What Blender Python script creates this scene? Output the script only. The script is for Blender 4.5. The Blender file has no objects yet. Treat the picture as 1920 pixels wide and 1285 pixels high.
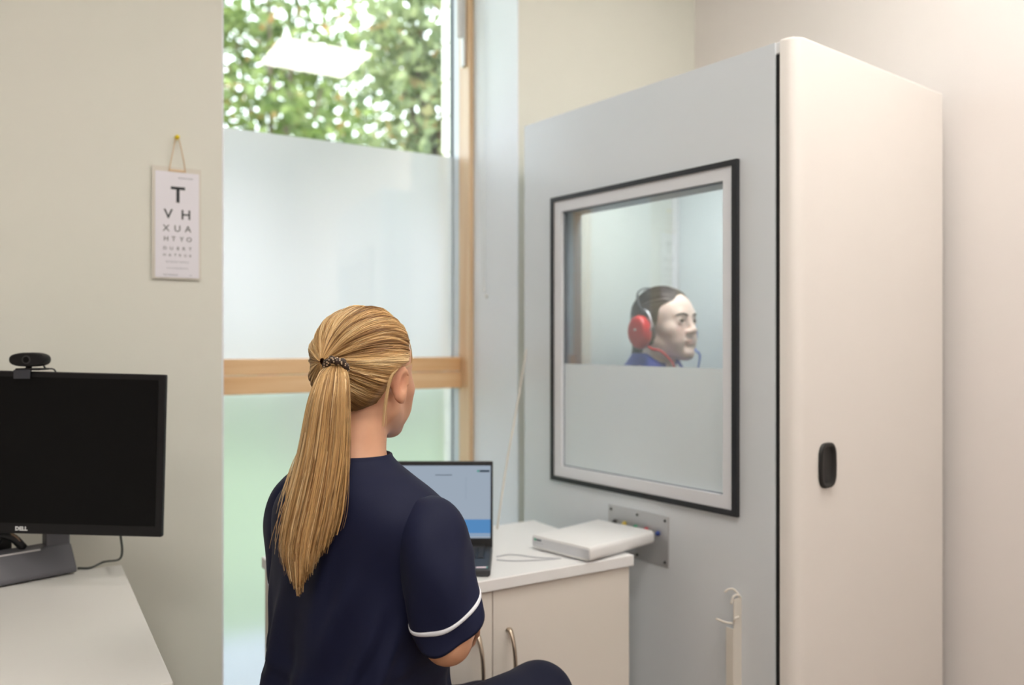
import bpy, bmesh, math, random
import numpy as np
from mathutils import Vector, Matrix, Euler, noise

random.seed(7); np.random.seed(7)
scene = bpy.context.scene
COL = scene.collection

# ------------------------------------------------------------------ camera
CAM_H = 1.28; FPX = 1525.0; CX, CY = 960.0, 642.5
YAW = math.radians(31.0); CC, SS = math.cos(YAW), math.sin(YAW)
cam_data = bpy.data.cameras.new('camera')
cam_data.sensor_width = 36.0
cam_data.lens = FPX * 36.0 / 1920.0
cam_data.clip_start = 0.05; cam_data.clip_end = 200
cam_data.dof.use_dof = True
cam_data.dof.focus_distance = 1.42
cam_data.dof.aperture_fstop = 2.2
cam = bpy.data.objects.new('camera', cam_data)
COL.objects.link(cam)
cam.location = (0, 0, CAM_H)
cam.rotation_euler = (math.radians(90), 0, -YAW)
scene.camera = cam

# ------------------------------------------------------------------ colour management
scene.view_settings.view_transform = 'Standard'
scene.view_settings.look = 'None'
scene.view_settings.exposure = 0.6
scene.view_settings.gamma = 1.0
scene.view_settings.use_curve_mapping = False

# ------------------------------------------------------------------ world: bright, thinly overcast sky
PANEL_STRENGTH = 15.0
world = bpy.data.worlds.new('sky_world'); scene.world = world
world.use_nodes = True
wn = world.node_tree.nodes; wl = world.node_tree.links
wn.clear()
w_out = wn.new('ShaderNodeOutputWorld'); w_bg = wn.new('ShaderNodeBackground')
w_bg.inputs['Color'].default_value = (0.86, 0.93, 1.0, 1)
w_bg.inputs['Strength'].default_value = 3.8
wl.new(w_bg.outputs[0], w_out.inputs[0])

# soft sun from behind the building (the room is in its own shade)
sun_data = bpy.data.lights.new('sun', 'SUN'); sun_data.energy = 2.2; sun_data.angle = math.radians(6)
sun_data.color = (1.0, 0.95, 0.86)
sun = bpy.data.objects.new('sun', sun_data); COL.objects.link(sun)
sun.rotation_euler = (math.radians(42), 0, math.radians(-25))

# ------------------------------------------------------------------ pixel helpers (1920 x 1285 frame)
def ray(u, v):
    l = (u - CX) / FPX
    return Vector((l * CC + SS, -l * SS + CC, (CY - v) / FPX))
def at_depth(u, v, t): return Vector((0, 0, CAM_H)) + ray(u, v) * t
def at_height(u, v, h):
    d = ray(u, v); return Vector((0, 0, CAM_H)) + d * ((h - CAM_H) / d.z)
def at_y(u, v, y):
    d = ray(u, v); return Vector((0, 0, CAM_H)) + d * (y / d.y)
def cam_pt(lat, dep, h): return Vector((lat * CC + dep * SS, -lat * SS + dep * CC, h))

# ------------------------------------------------------------------ materials
def lin(c):
    o = []
    for x in c[:3]:
        x = x / 255.0
        o.append(x / 12.92 if x <= 0.04045 else ((x + 0.055) / 1.055) ** 2.4)
    return (o[0], o[1], o[2], 1.0)
MATS = {}
def new_mat(name):
    m = bpy.data.materials.new(name); m.use_nodes = True
    nt = m.node_tree; nt.nodes.clear()
    out = nt.nodes.new('ShaderNodeOutputMaterial')
    MATS[name] = m
    return m, nt, out
def mat(name, rgb, rough=0.5, metal=0.0, var=0.04, scale=8.0, bump=0.0, bump_scale=200.0, spec=0.5,
        stretch=(1, 1, 1), sss=0.0, coat=0.0, sheen=0.0):
    if name in MATS: return MATS[name]
    m, nt, out = new_mat(name)
    N, L = nt.nodes, nt.links
    b = N.new('ShaderNodeBsdfPrincipled'); L.new(b.outputs[0], out.inputs[0])
    tc = N.new('ShaderNodeTexCoord'); mp = N.new('ShaderNodeMapping'); L.new(tc.outputs['Object'], mp.inputs['Vector'])
    mp.inputs['Scale'].default_value = stretch
    nz = N.new('ShaderNodeTexNoise'); nz.inputs['Scale'].default_value = scale; nz.inputs['Detail'].default_value = 4
    L.new(mp.outputs[0], nz.inputs['Vector'])
    mx = N.new('ShaderNodeMix'); mx.data_type = 'RGBA'
    c = lin(rgb)
    mx.inputs['A'].default_value = tuple(min(1, x * (1 - var)) for x in c[:3]) + (1,)
    mx.inputs['B'].default_value = tuple(min(1, x * (1 + var)) for x in c[:3]) + (1,)
    L.new(nz.outputs['Fac'], mx.inputs['Factor']); L.new(mx.outputs['Result'], b.inputs['Base Color'])
    b.inputs['Roughness'].default_value = rough; b.inputs['Metallic'].default_value = metal
    b.inputs['Specular IOR Level'].default_value = spec
    if sss: b.inputs['Subsurface Weight'].default_value = sss; b.inputs['Subsurface Radius'].default_value = (0.012, 0.005, 0.003); b.inputs['Subsurface Scale'].default_value = 1.0
    if coat: b.inputs['Coat Weight'].default_value = coat; b.inputs['Coat Roughness'].default_value = 0.08
    if sheen: b.inputs['Sheen Weight'].default_value = sheen
    if bump:
        n2 = N.new('ShaderNodeTexNoise'); n2.inputs['Scale'].default_value = bump_scale; n2.inputs['Detail'].default_value = 2
        L.new(mp.outputs[0], n2.inputs['Vector'])
        bp = N.new('ShaderNodeBump'); bp.inputs['Strength'].default_value = bump; bp.inputs['Distance'].default_value = 0.002
        L.new(n2.outputs['Fac'], bp.inputs['Height']); L.new(bp.outputs[0], b.inputs['Normal'])
    return m
def emit_mat(name, rgb, strength):
    m, nt, out = new_mat(name)
    e = nt.nodes.new('ShaderNodeEmission'); e.inputs[0].default_value = lin(rgb); e.inputs[1].default_value = strength
    nt.links.new(e.outputs[0], out.inputs[0]); return m
def glass_mat(name, tint=(1, 1, 1), refl=0.10, rough=0.0):
    m, nt, out = new_mat(name); N, L = nt.nodes, nt.links
    t = N.new('ShaderNodeBsdfTransparent'); t.inputs[0].default_value = tint + (1,)
    g = N.new('ShaderNodeBsdfGlossy'); g.inputs['Roughness'].default_value = rough
    lw = N.new('ShaderNodeLayerWeight'); lw.inputs['Blend'].default_value = 0.25
    mr = N.new('ShaderNodeMapRange'); mr.inputs['To Min'].default_value = refl; mr.inputs['To Max'].default_value = 0.9
    L.new(lw.outputs['Fresnel'], mr.inputs['Value'])
    mr.inputs['From Min'].default_value = 0.0
    mx = N.new('ShaderNodeMixShader'); L.new(mr.outputs[0], mx.inputs[0]); L.new(t.outputs[0], mx.inputs[1]); L.new(g.outputs[0], mx.inputs[2])
    L.new(mx.outputs[0], out.inputs[0]); return m
def film_mat(name, col=(0.9, 0.93, 0.95), through=0.4, trough=0.5, white=0.15, refl=0.08, grough=0.02):
    """frosted window film: scattered transmission, some back scatter, a smooth outer gloss"""
    m, nt, out = new_mat(name); N, L = nt.nodes, nt.links
    tl = N.new('ShaderNodeBsdfTranslucent'); tl.inputs[0].default_value = col + (1,)
    rf = N.new('ShaderNodeBsdfRefraction'); rf.inputs['Roughness'].default_value = trough; rf.inputs['IOR'].default_value = 1.25
    rf.inputs[0].default_value = col + (1,)
    df = N.new('ShaderNodeBsdfDiffuse'); df.inputs[0].default_value = col + (1,)
    m1 = N.new('ShaderNodeMixShader'); m1.inputs[0].default_value = through; L.new(tl.outputs[0], m1.inputs[1]); L.new(rf.outputs[0], m1.inputs[2])
    m2 = N.new('ShaderNodeMixShader'); m2.inputs[0].default_value = white; L.new(m1.outputs[0], m2.inputs[1]); L.new(df.outputs[0], m2.inputs[2])
    g = N.new('ShaderNodeBsdfGlossy'); g.inputs['Roughness'].default_value = grough
    lw = N.new('ShaderNodeLayerWeight'); lw.inputs['Blend'].default_value = 0.25
    mr = N.new('ShaderNodeMapRange'); mr.inputs['To Min'].default_value = refl; mr.inputs['To Max'].default_value = 0.9
    L.new(lw.outputs['Fresnel'], mr.inputs['Value'])
    m3 = N.new('ShaderNodeMixShader'); L.new(mr.outputs[0], m3.inputs[0]); L.new(m2.outputs[0], m3.inputs[1]); L.new(g.outputs[0], m3.inputs[2])
    L.new(m3.outputs[0], out.inputs[0]); return m
def wood_mat(name, rgb_a, rgb_b, axis):
    m, nt, out = new_mat(name); N, L = nt.nodes, nt.links
    b = N.new('ShaderNodeBsdfPrincipled'); L.new(b.outputs[0], out.inputs[0])
    tc = N.new('ShaderNodeTexCoord'); mp = N.new('ShaderNodeMapping'); L.new(tc.outputs['Object'], mp.inputs['Vector'])
    sc = [26.0, 26.0, 26.0]; sc[axis] = 1.6; mp.inputs['Scale'].default_value = sc
    nz = N.new('ShaderNodeTexNoise'); nz.inputs['Scale'].default_value = 1.0; nz.inputs['Detail'].default_value = 6; nz.inputs['Distortion'].default_value = 0.6
    L.new(mp.outputs[0], nz.inputs['Vector'])
    cr = N.new('ShaderNodeValToRGB'); cr.color_ramp.elements[0].position = 0.3; cr.color_ramp.elements[1].position = 0.72
    cr.color_ramp.elements[0].color = lin(rgb_b); cr.color_ramp.elements[1].color = lin(rgb_a)
    L.new(nz.outputs['Fac'], cr.inputs[0]); L.new(cr.outputs[0], b.inputs['Base Color'])
    b.inputs['Roughness'].default_value = 0.42
    return m

# ------------------------------------------------------------------ mesh helpers
def finish(name, me, m, parent=None, smooth=False):
    o = bpy.data.objects.new(name, me); COL.objects.link(o)
    if m is not None: me.materials.append(m)
    if smooth:
        me.polygons.foreach_set('use_smooth', [True] * len(me.polygons))
    if parent is not None: o.parent = parent
    return o
def obj(name, bm, m, parent=None, smooth=False):
    me = bpy.data.meshes.new(name); bm.normal_update(); bm.to_mesh(me); bm.free()
    return finish(name, me, m, parent, smooth)
def raw(name, V, Fc, m, parent=None, smooth=True):
    me = bpy.data.meshes.new(name)
    me.from_pydata([tuple(map(float, v)) for v in V], [], [tuple(int(i) for i in f) for f in Fc]); me.update()
    return finish(name, me, m, parent, smooth)
def raw_np(name, V, Q, m, parent=None, smooth=True):
    """fast path: V (n,3) float array, Q (m,k) int array of quads or triangles"""
    V = np.asarray(V, np.float32); Q = np.asarray(Q, np.int32); k = Q.shape[1]
    me = bpy.data.meshes.new(name)
    me.vertices.add(len(V)); me.vertices.foreach_set('co', V.ravel())
    me.loops.add(Q.size); me.loops.foreach_set('vertex_index', Q.ravel())
    me.polygons.add(len(Q)); me.polygons.foreach_set('loop_start', np.arange(0, Q.size, k, dtype=np.int32))
    me.polygons.foreach_set('loop_total', np.full(len(Q), k, np.int32))
    me.update(calc_edges=True); me.validate()
    return finish(name, me, m, parent, smooth)
def tag(o, label=None, cat=None, group=None, kind=None):
    if label: o['label'] = label
    if cat: o['category'] = cat
    if group: o['group'] = group
    if kind: o['kind'] = kind
    return o
def thing(name, label, cat, loc=(0, 0, 0), rotz=0.0, group=None, kind=None):
    o = bpy.data.objects.new(name, None); COL.objects.link(o)
    o.empty_display_size = 0.1
    o.location = loc; o.rotation_euler = (0, 0, rotz)
    return tag(o, label, cat, group, kind)
def box(x0, x1, y0, y1, z0, z1, bev=0.0, seg=2, bm=None):
    own = bmesh.new()
    r = bmesh.ops.create_cube(own, size=1.0)
    for v in r['verts']:
        v.co = Vector((x0 + (v.co.x + .5) * (x1 - x0), y0 + (v.co.y + .5) * (y1 - y0), z0 + (v.co.z + .5) * (z1 - z0)))
    if bev: bmesh.ops.bevel(own, geom=own.edges[:], offset=bev, segments=seg, affect='EDGES', profile=0.5)
    if bm is None: return own
    me = bpy.data.meshes.new('tmp'); own.to_mesh(me); own.free(); bm.from_mesh(me); bpy.data.meshes.remove(me)
    return bm
def ring_box(outer, inner, axis, d0, d1):
    """rectangular frame: outer/inner = (a0,a1,b0,b1) in the two other axes, extruded along axis from d0 to d1"""
    bm = bmesh.new()
    def P(a, b, d):
        return {'x': (d, a, b), 'y': (a, d, b), 'z': (a, b, d)}[axis]
    def cs(r): return [(r[0], r[2]), (r[1], r[2]), (r[1], r[3]), (r[0], r[3])]
    vs = {}
    for k, r in (('o', outer), ('i', inner)):
        for d in (0, 1): vs[k, d] = [bm.verts.new(P(a, b, (d0, d1)[d])) for a, b in cs(r)]
    for j in range(4):
        n = (j + 1) % 4
        bm.faces.new([vs['o', 0][j], vs['o', 0][n], vs['i', 0][n], vs['i', 0][j]])
        bm.faces.new([vs['o', 1][j], vs['i', 1][j], vs['i', 1][n], vs['o', 1][n]])
        bm.faces.new([vs['o', 0][j], vs['o', 1][j], vs['o', 1][n], vs['o', 0][n]])
        bm.faces.new([vs['i', 0][j], vs['i', 0][n], vs['i', 1][n], vs['i', 1][j]])
    bmesh.ops.recalc_face_normals(bm, faces=bm.faces[:])
    return bm
def loft(rings, cap0=False, cap1=False, closed=True):
    n = len(rings[0]); V = np.vstack(rings); Fc = []
    for i in range(len(rings) - 1):
        for j in range(n if closed else n - 1):
            a, b = i * n + j, i * n + (j + 1) % n
            Fc.append((a, b, b + n, a + n))
    if cap0: Fc.append(tuple(range(n))[::-1])
    if cap1: Fc.append(tuple(range((len(rings) - 1) * n, len(rings) * n)))
    return V, Fc
def frame_at(t):
    t = np.asarray(t, float); t = t / np.linalg.norm(t)
    up = np.array([0, 0, 1.0]) if abs(t[2]) < 0.9 else np.array([1.0, 0, 0])
    a = np.cross(up, t); a /= np.linalg.norm(a); b = np.cross(t, a); return a, b
def tube(pts, r, seg=8, caps=True):
    pts = np.asarray([tuple(p) for p in pts], float); n = len(pts)
    rr = np.full(n, r, float) if np.isscalar(r) else np.asarray(r, float)
    rings = []; a = None
    for i in range(n):
        t = pts[min(i + 1, n - 1)] - pts[max(i - 1, 0)]; t /= max(1e-9, np.linalg.norm(t))
        if a is None: a, b = frame_at(t)
        else:
            a = a - t * np.dot(a, t); a /= np.linalg.norm(a); b = np.cross(t, a)
        th = np.linspace(0, 2 * np.pi, seg, endpoint=False)
        rings.append(pts[i] + rr[i] * (np.cos(th)[:, None] * a + np.sin(th)[:, None] * b))
    return loft(rings, caps, caps)
def spline(P, n):
    """Catmull-Rom through control rows, n samples (works for any number of columns)"""
    P = np.asarray(P, float); m = len(P)
    Q = np.vstack([2 * P[0] - P[1], P, 2 * P[-1] - P[-2]])
    o = []
    for s in np.linspace(0, m - 1, n):
        i = min(int(s), m - 2); f = s - i
        a, b, c, d = Q[i], Q[i + 1], Q[i + 2], Q[i + 3]
        o.append(0.5 * (2 * b + (c - a) * f + (2 * a - 5 * b + 4 * c - d) * f * f + (3 * b - a - 3 * c + d) * f ** 3))
    return np.array(o)
def lathe(profile, seg=24, axis='z', origin=(0, 0, 0)):
    th = np.linspace(0, 2 * np.pi, seg, endpoint=False); rings = []
    for r, h in profile:
        c = np.stack([r * np.cos(th), r * np.sin(th), np.full(seg, h)], 1)
        if axis == 'x': c = c[:, [2, 0, 1]]
        if axis == 'y': c = c[:, [1, 2, 0]]
        rings.append(c + np.array(origin))
    return loft(rings, True, True)
def join(*parts):
    V = []; Fc = []; o = 0
    for v, f in parts:
        V.extend([tuple(p) for p in v]); Fc.extend([tuple(i + o for i in q) for q in f]); o += len(v)
    return V, Fc
def text_mesh(s, size, depth=0.0004, spacing=1.0, offset=0.0, align='CENTER'):
    cu = bpy.data.curves.new('text', 'FONT'); cu.body = s; cu.size = size; cu.extrude = depth
    cu.align_x = align; cu.align_y = 'CENTER'; cu.space_character = spacing; cu.offset = offset; cu.resolution_u = 3
    o = bpy.data.objects.new('text', cu); COL.objects.link(o)
    dg = bpy.context.evaluated_depsgraph_get()
    me = bpy.data.meshes.new_from_object(o.evaluated_get(dg))
    bpy.data.objects.remove(o); bpy.data.curves.remove(cu)
    return me
# ================================================================== ROOM
YW = 2.40            # inner face of the window wall
XR = 2.29            # right wall
XL, YB, CEIL = -2.3, -2.4, 3.05
WX0, WX1 = 0.483, 1.468   # window opening
YF = 2.718           # front of the timber window frame
YG = 2.857           # glass
WTOP = 2.90
m_wall = mat('cream_wall_paint', (230, 230, 220), 0.75, var=0.015, bump=0.05, bump_scale=300)
m_wallr = mat('white_wall_paint', (236, 230, 227), 0.75, var=0.015, bump=0.05, bump_scale=300)
m_ceil = mat('ceiling_paint', (240, 240, 238), 0.85, var=0.01)
m_floor = mat('brown_vinyl_floor', (112, 92, 74), 0.45, var=0.12, scale=60)
m_reveal = mat('white_reveal_paint', (243, 246, 252), 0.6, var=0.01)

def struct(name, bm, m, parent=None):
    o = obj(name, bm, m, parent)
    if parent is None: tag(o, kind='structure')
    return o
struct('floor', box(XL, XR, YB, YF + 0.2, -0.1, 0.0), m_floor)
struct('ceiling', box(XL, XR, YB, YW, CEIL, CEIL + 0.12), m_ceil)
wb = struct('wall_back', ring_box((XL - 0.1, XR + 0.1, -0.1, CEIL + 0.12), (WX0, WX1, 0.0, WTOP), 'y', YW, YF + 0.12), m_wall)
struct('wall_right', box(XR, XR + 0.12, YB, YW, 0, CEIL), m_wallr)
struct('wall_left', box(XL - 0.12, XL, YB, YW, 0, CEIL), m_wallr)
struct('wall_front', box(XL, XR, YB - 0.12, YB, 0, CEIL), m_wallr)
# white plaster lining of the window recess
bm = bmesh.new()
box(WX1 - 0.004, WX1, YW - 0.001, YF + 0.1, 0, WTOP, bm=bm)
tr = struct('trim_1', bm, m_reveal)
struct('trim_2', box(WX0, WX0 + 0.004, YW - 0.001, YF + 0.1, 0, WTOP), m_reveal)

# ------------------------------------------------------------------ window
m_wood_v = wood_mat('pine_upright', (242, 212, 176), (230, 188, 142), 2)
m_wood_h = wood_mat('pine_rail', (246, 208, 162), (232, 182, 128), 0)
m_alu = mat('pale_blue_grey_aluminium', (226, 234, 242), 0.35, 0.0, var=0.02)
m_gasket = mat('dark_blue_grey_gasket', (52, 70, 84), 0.6, var=0.05)
m_glass = glass_mat('window_glass', (0.97, 0.99, 0.98), refl=0.025)
m_film = film_mat('frosted_window_film', (0.64, 0.62, 0.655), through=0.2, trough=0.55, white=0.40, refl=0.20, grough=0.03)
m_film2 = film_mat('frosted_lower_film', (0.60, 0.61, 0.635), through=0.6, trough=0.45, white=0.30, refl=0.05, grough=0.06)
win = thing('window_1', None, None, (0, YF, 0), kind='structure')
PX = 1.4445 ; y0 = 0.0; yg = YG - YF
obj('upright', box(PX, WX1 - 0.004, 0, 0.085, 0, WTOP, 0.003), m_wood_v, win)
obj('upright', box(WX0 + 0.004, WX0 + 0.03, 0, 0.085, 0, WTOP, 0.003), m_wood_v, win)
obj('head_rail', box(WX0 + 0.03, PX, 0, 0.085, WTOP - 0.03, WTOP, 0.003), m_wood_h, win)
for x0, x1 in ((PX, WX1 - 0.004), (WX0 + 0.004, WX0 + 0.03)):
    obj('outer_frame', box(x0, x1, 0.085, yg - 0.005, 0, WTOP), m_alu, win)
    obj('gasket', box(x0 - 0.003 if x0 == PX else x0, x1 if x0 == PX else x1 + 0.003, yg - 0.005, yg + 0.012, 0, WTOP), m_gasket, win)
# timber transom made of two boards with a groove between them
yr = 2.782 - YF
obj('transom_board', box(WX0 + 0.03, PX, yr, yg - 0.006, 1.171, 1.224, 0.004), m_wood_h, win)
obj('transom_board', box(WX0 + 0.03, PX, yr - 0.004, yg - 0.006, 1.106, 1.168, 0.004), m_wood_h, win)
FILM_Z = 2.006
obj('glass_pane', box(WX0 + 0.03, PX - 0.003, yg - 0.004, yg + 0.004, 1.222, WTOP - 0.03), m_glass, win)
obj('glass_pane', box(WX0 + 0.03, PX - 0.003, yg - 0.004, yg + 0.004, 0.03, 1.107), m_glass, win)
def quad_xz(x0, x1, y, z0, z1): return ([(x0, y, z0), (x1, y, z0), (x1, y, z1), (x0, y, z1)], [(0, 1, 2, 3)])
raw('frosted_film', *quad_xz(WX0 + 0.03, PX - 0.003, yg - 0.0055, 1.222, FILM_Z), m_film, win, smooth=False)
raw('frosted_film', *quad_xz(WX0 + 0.03, PX - 0.003, yg - 0.0055, 0.03, 1.107), m_film2, win, smooth=False)
obj('bottom_rail', box(WX0 + 0.03, PX, 0.0, yg - 0.006, 0.0, 0.03, 0.003), m_wood_h, win)
# white lever handle at the top of the right upright (on its glass-side face)
hb = box(PX - 0.012, PX - 0.001, 0.022, 0.052, 2.33, 2.6, 0.005)
box(PX - 0.034, PX - 0.012, 0.028, 0.046, 2.44, 2.62, 0.006, bm=hb)
obj('window_handle', hb, mat('white_plastic', (240, 241, 243), 0.35), win)

# outer brick reveal beside the glass: pale glazed bricks with open joints
m_brick = mat('pale_glazed_brick', (236, 230, 214), 0.5, var=0.05)
ob = struct('trim_3', box(WX1 + 0.07, WX1 + 0.3, YG + 0.02, YG + 0.09, 0, WTOP + 0.1), mat('mortar', (120, 124, 128), 0.9))
me0 = bpy.data.meshes.new('brick'); b_ = box(0, 0.19, 0, 0.075, 0, 0.138, 0.003); b_.to_mesh(me0); b_.free(); me0.materials.append(m_brick)
for k in range(20):
    bo = bpy.data.objects.new('brick', me0); COL.objects.link(bo); bo.parent = ob
    bo.location = (PX - 0.004, YG + 0.016, 0.02 + k * 0.144)

# blind cord hanging on the recess side
c1 = at_y(907, 0, 2.63); xb = WX1 - 0.012
def rev_pt(u, v):
    d = ray(u, v); t = xb / d.x; return Vector((xb, d.y * t, CAM_H + d.z * t))
cord = thing('blind_cord', 'thin white blind cord loop hanging in the window recess', 'cord', rev_pt(908, 556))
o0 = Vector(cord.location)
A = [rev_pt(900, -60) - o0, rev_pt(902, 250) - o0, rev_pt(904, 480) - o0, rev_pt(907, 540) - o0]
B = [rev_pt(906, -60) - o0, rev_pt(907, 250) - o0, rev_pt(909, 480) - o0, rev_pt(909, 540) - o0]
m_cord = mat('white_cord', (236, 236, 234), 0.6)
raw('cord_strand', *tube(spline([tuple(p) for p in A], 14), 0.0012, 6), m_cord, cord)
raw('cord_strand', *tube(spline([tuple(p) for p in B], 14), 0.0012, 6), m_cord, cord)
raw('cord_weight', *lathe([(0.001, 0.012), (0.0035, 0.009), (0.005, 0.002), (0.004, -0.004), (0.001, -0.006)], 12, origin=tuple(rev_pt(908, 545) - o0)), m_cord, cord)
raw('cord_weight', *lathe([(0.001, 0.010), (0.0035, 0.007), (0.005, 0.001), (0.004, -0.005), (0.001, -0.007)], 12, origin=tuple(rev_pt(914, 556) - o0 + Vector((-0.004, 0, 0)))), m_cord, cord)

# ------------------------------------------------------------------ ceiling light panels
m_pf = mat('white_powder_coat', (238, 238, 236), 0.4)
m_pl = emit_mat('light_diffuser', (255, 249, 241), PANEL_STRENGTH)
def panel(x, y, label):
    t = thing('ceiling_light', label, 'ceiling light', (x, y, CEIL), group='square ceiling light panels')
    obj('frame', ring_box((-0.3, 0.3, -0.3, 0.3), (-0.275, 0.275, -0.275, 0.275), 'z', -0.022, 0.0), m_pf, t)
    obj('diffuser', box(-0.275, 0.275, -0.275, 0.275, -0.014, -0.004), m_pl, t)
panel(1.541, 0.784, 'square ceiling light panel over the booth door, mirrored in the window')
panel(0.1, 0.25, 'square ceiling light panel nearest the camera, added out of view to brighten the booth front')  # extra unseen panel, put in to light the booth front
panel(0.9, -1.2, 'square ceiling light panel behind the camera on the right')
panel(-0.9, -1.2, 'square ceiling light panel behind the camera on the left')

# ================================================================== OUTSIDE
m_lawn = mat('lawn_grass', (128, 152, 104), 0.95, var=0.3, scale=14, spec=0.1)
m_pave = mat('grey_paving', (176, 182, 188), 0.85, var=0.08, scale=6)
struct('ground', box(-30, 40, YF + 0.25, 60, -0.25, -0.12), m_lawn)
struct('paving', box(-30, 40, YF + 0.14, 4.1, -0.12, -0.06), m_pave)
def leaf_mat(name, a, b):
    m, nt, out = new_mat(name); N, L = nt.nodes, nt.links
    p = N.new('ShaderNodeBsdfPrincipled'); tl = N.new('ShaderNodeBsdfTranslucent'); mx = N.new('ShaderNodeMixShader'); mx.inputs[0].default_value = 0.4
    gi = N.new('ShaderNodeNewGeometry'); cr = N.new('ShaderNodeValToRGB')
    cr.color_ramp.elements[0].color = lin(a); cr.color_ramp.elements[1].color = lin(b)
    e = cr.color_ramp.elements.new(0.93); e.color = lin(b); cr.color_ramp.elements[2].color = lin((178, 128, 84))
    L.new(gi.outputs['Random Per Island'], cr.inputs[0]); L.new(cr.outputs[0], p.inputs['Base Color']); L.new(cr.outputs[0], tl.inputs[0])
    p.inputs['Roughness'].default_value = 0.55
    L.new(p.outputs[0], mx.inputs[1]); L.new(tl.outputs[0], mx.inputs[2]); L.new(mx.outputs[0], out.inputs[0]); return m
m_leaf1 = leaf_mat('broad_leaf_green', (66, 86, 42), (136, 152, 86))
m_leaf2 = leaf_mat('olive_leaf_green', (78, 92, 58), (150, 160, 112))
m_bark = mat('bark', (96, 84, 72), 0.9, var=0.25, scale=20)
rng = np.random.default_rng(3)
def leaves(centers, radii, n, size):
    """n leaf blades (folded rhombs) spread in ellipsoidal clumps"""
    k = len(centers); idx = rng.integers(0, k, n)
    d = rng.normal(size=(n, 3)); d /= np.linalg.norm(d, axis=1)[:, None]
    rr = rng.random(n) ** 0.45
    P = np.asarray(centers)[idx] + d * rr[:, None] * np.asarray(radii)[idx]
    a = rng.normal(size=(n, 3)); a[:, 2] -= 0.4; a /= np.linalg.norm(a, axis=1)[:, None]
    b = np.cross(a, rng.normal(size=(n, 3))); b /= np.linalg.norm(b, axis=1)[:, None]
    c = np.cross(a, b)
    s = size * (0.6 + 0.8 * rng.random(n))[:, None]
    V = np.stack([P, P + a * s * 0.5 + b * s * 0.34, P + a * s, P + a * s * 0.5 - b * s * 0.34 , P + a * s * 0.5 + c * s * 0.06], 1).reshape(-1, 3)
    i = np.arange(n)[:, None] * 5
    T = np.concatenate([i + np.array([0, 1, 4]), i + np.array([1, 2, 4]), i + np.array([2, 3, 4]), i + np.array([3, 0, 4])], 0)
    return V, T
def tree(label, base, trunk_h, crown, n, size, lm):
    """crown = list of (dx,dy,z,r) clumps about the base"""
    t = thing('garden_tree', label, 'tree', base, group='trees beyond the window')
    top = np.array([0.1, 0.0, trunk_h])
    parts = [tube(spline([(0, 0, 0), (0.05, 0.03, trunk_h * 0.5), tuple(top)], 10), np.linspace(0.16, 0.09, 10), 8)]
    for (dx, dy, z, r) in crown:
        e = np.array([dx, dy, z]); mid = top * 0.45 + e * 0.55 + np.array([0, 0, 0.15])
        parts.append(tube(spline([tuple(top - [0, 0, 0.3]), tuple(mid), tuple(e)], 8), np.linspace(0.055, 0.012, 8), 6))
    raw('trunk', *join(*parts), m_bark, t)
    C = [(dx, dy, z) for dx, dy, z, r in crown]; R = [(r, r, r * 0.8) for dx, dy, z, r in crown]
    V, T = leaves(C, R, n, size)
    f = raw_np('foliage', V, T, lm, t, smooth=False); tag(f, kind='stuff')
def dirpt(u, v, t):
    p = at_depth(u, v, t); return p
def mk_tree(label, u, dep, spots, n, size, lm):
    b = at_depth(u, CY, dep); base = Vector((b.x, b.y, -0.12))
    crown = []
    for (uu, vv, dd, r) in spots:
        p = at_depth(uu, vv, dd) - base; crown.append((p.x, p.y, p.z, r))
    tree(label, base, 2.2, crown, n, size, lm)
mk_tree('leafy green tree filling the left of the clear window pane', 500, 10.5,
        [(440, 60, 10.6, 0.7), (560, -20, 10.8, 0.7), (470, 200, 10.0, 0.7), (600, 240, 10.2, 0.7), (380, 160, 10.4, 0.7),
         (620, 110, 10.8, 0.6), (540, 140, 10.9, .6), (500, -140, 10.6, .8), (330, 20, 10.5, .8), (520, 330, 10.2, .9), (380, 300, 10.2, .9)], 3400, 0.14, m_leaf1)
mk_tree('olive green tree behind the right edge of the clear window pane', 800, 7.0,
        [(790, 50, 7.0, 0.5), (830, 180, 6.9, 0.5), (750, 130, 7.2, 0.45), (790, 280, 7.1, 0.55), (860, -60, 7.0, 0.6), (760, -60, 7.2, 0.5),
         (920, 120, 7.0, 0.6), (760, 330, 7.2, 0.6), (850, 330, 7.0, 0.6)], 2900, 0.11, m_leaf2)
mk_tree('tall distant tree showing between the two nearer crowns', 640, 16.0,
        [(620, 160, 16, 1.1), (700, 240, 16.2, 1.2), (540, 270, 15.8, 1.2), (690, 60, 16, 1.0), (640, 340, 16, 1.4), (760, 320, 16, 1.3), (500, 60, 16, .9)], 2000, 0.2, m_leaf2)
# clipped hedge below the crowns
hg = thing('garden_hedge', 'low clipped green hedge across the lawn outside the window', 'hedge', (2.6, 13.6, -0.12))
V, T = leaves([(x, 0, 0.6) for x in np.linspace(-5, 5, 11)], [(0.8, 0.45, 0.65)] * 11, 4000, 0.12)
tag(raw_np('foliage', V, T, m_leaf1, hg, smooth=False), kind='stuff')
for x in np.linspace(-5, 5, 11): raw('stem', *tube([(x, 0, 0), (x, 0.02, 0.5)], 0.03, 6), m_bark, hg)
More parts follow.
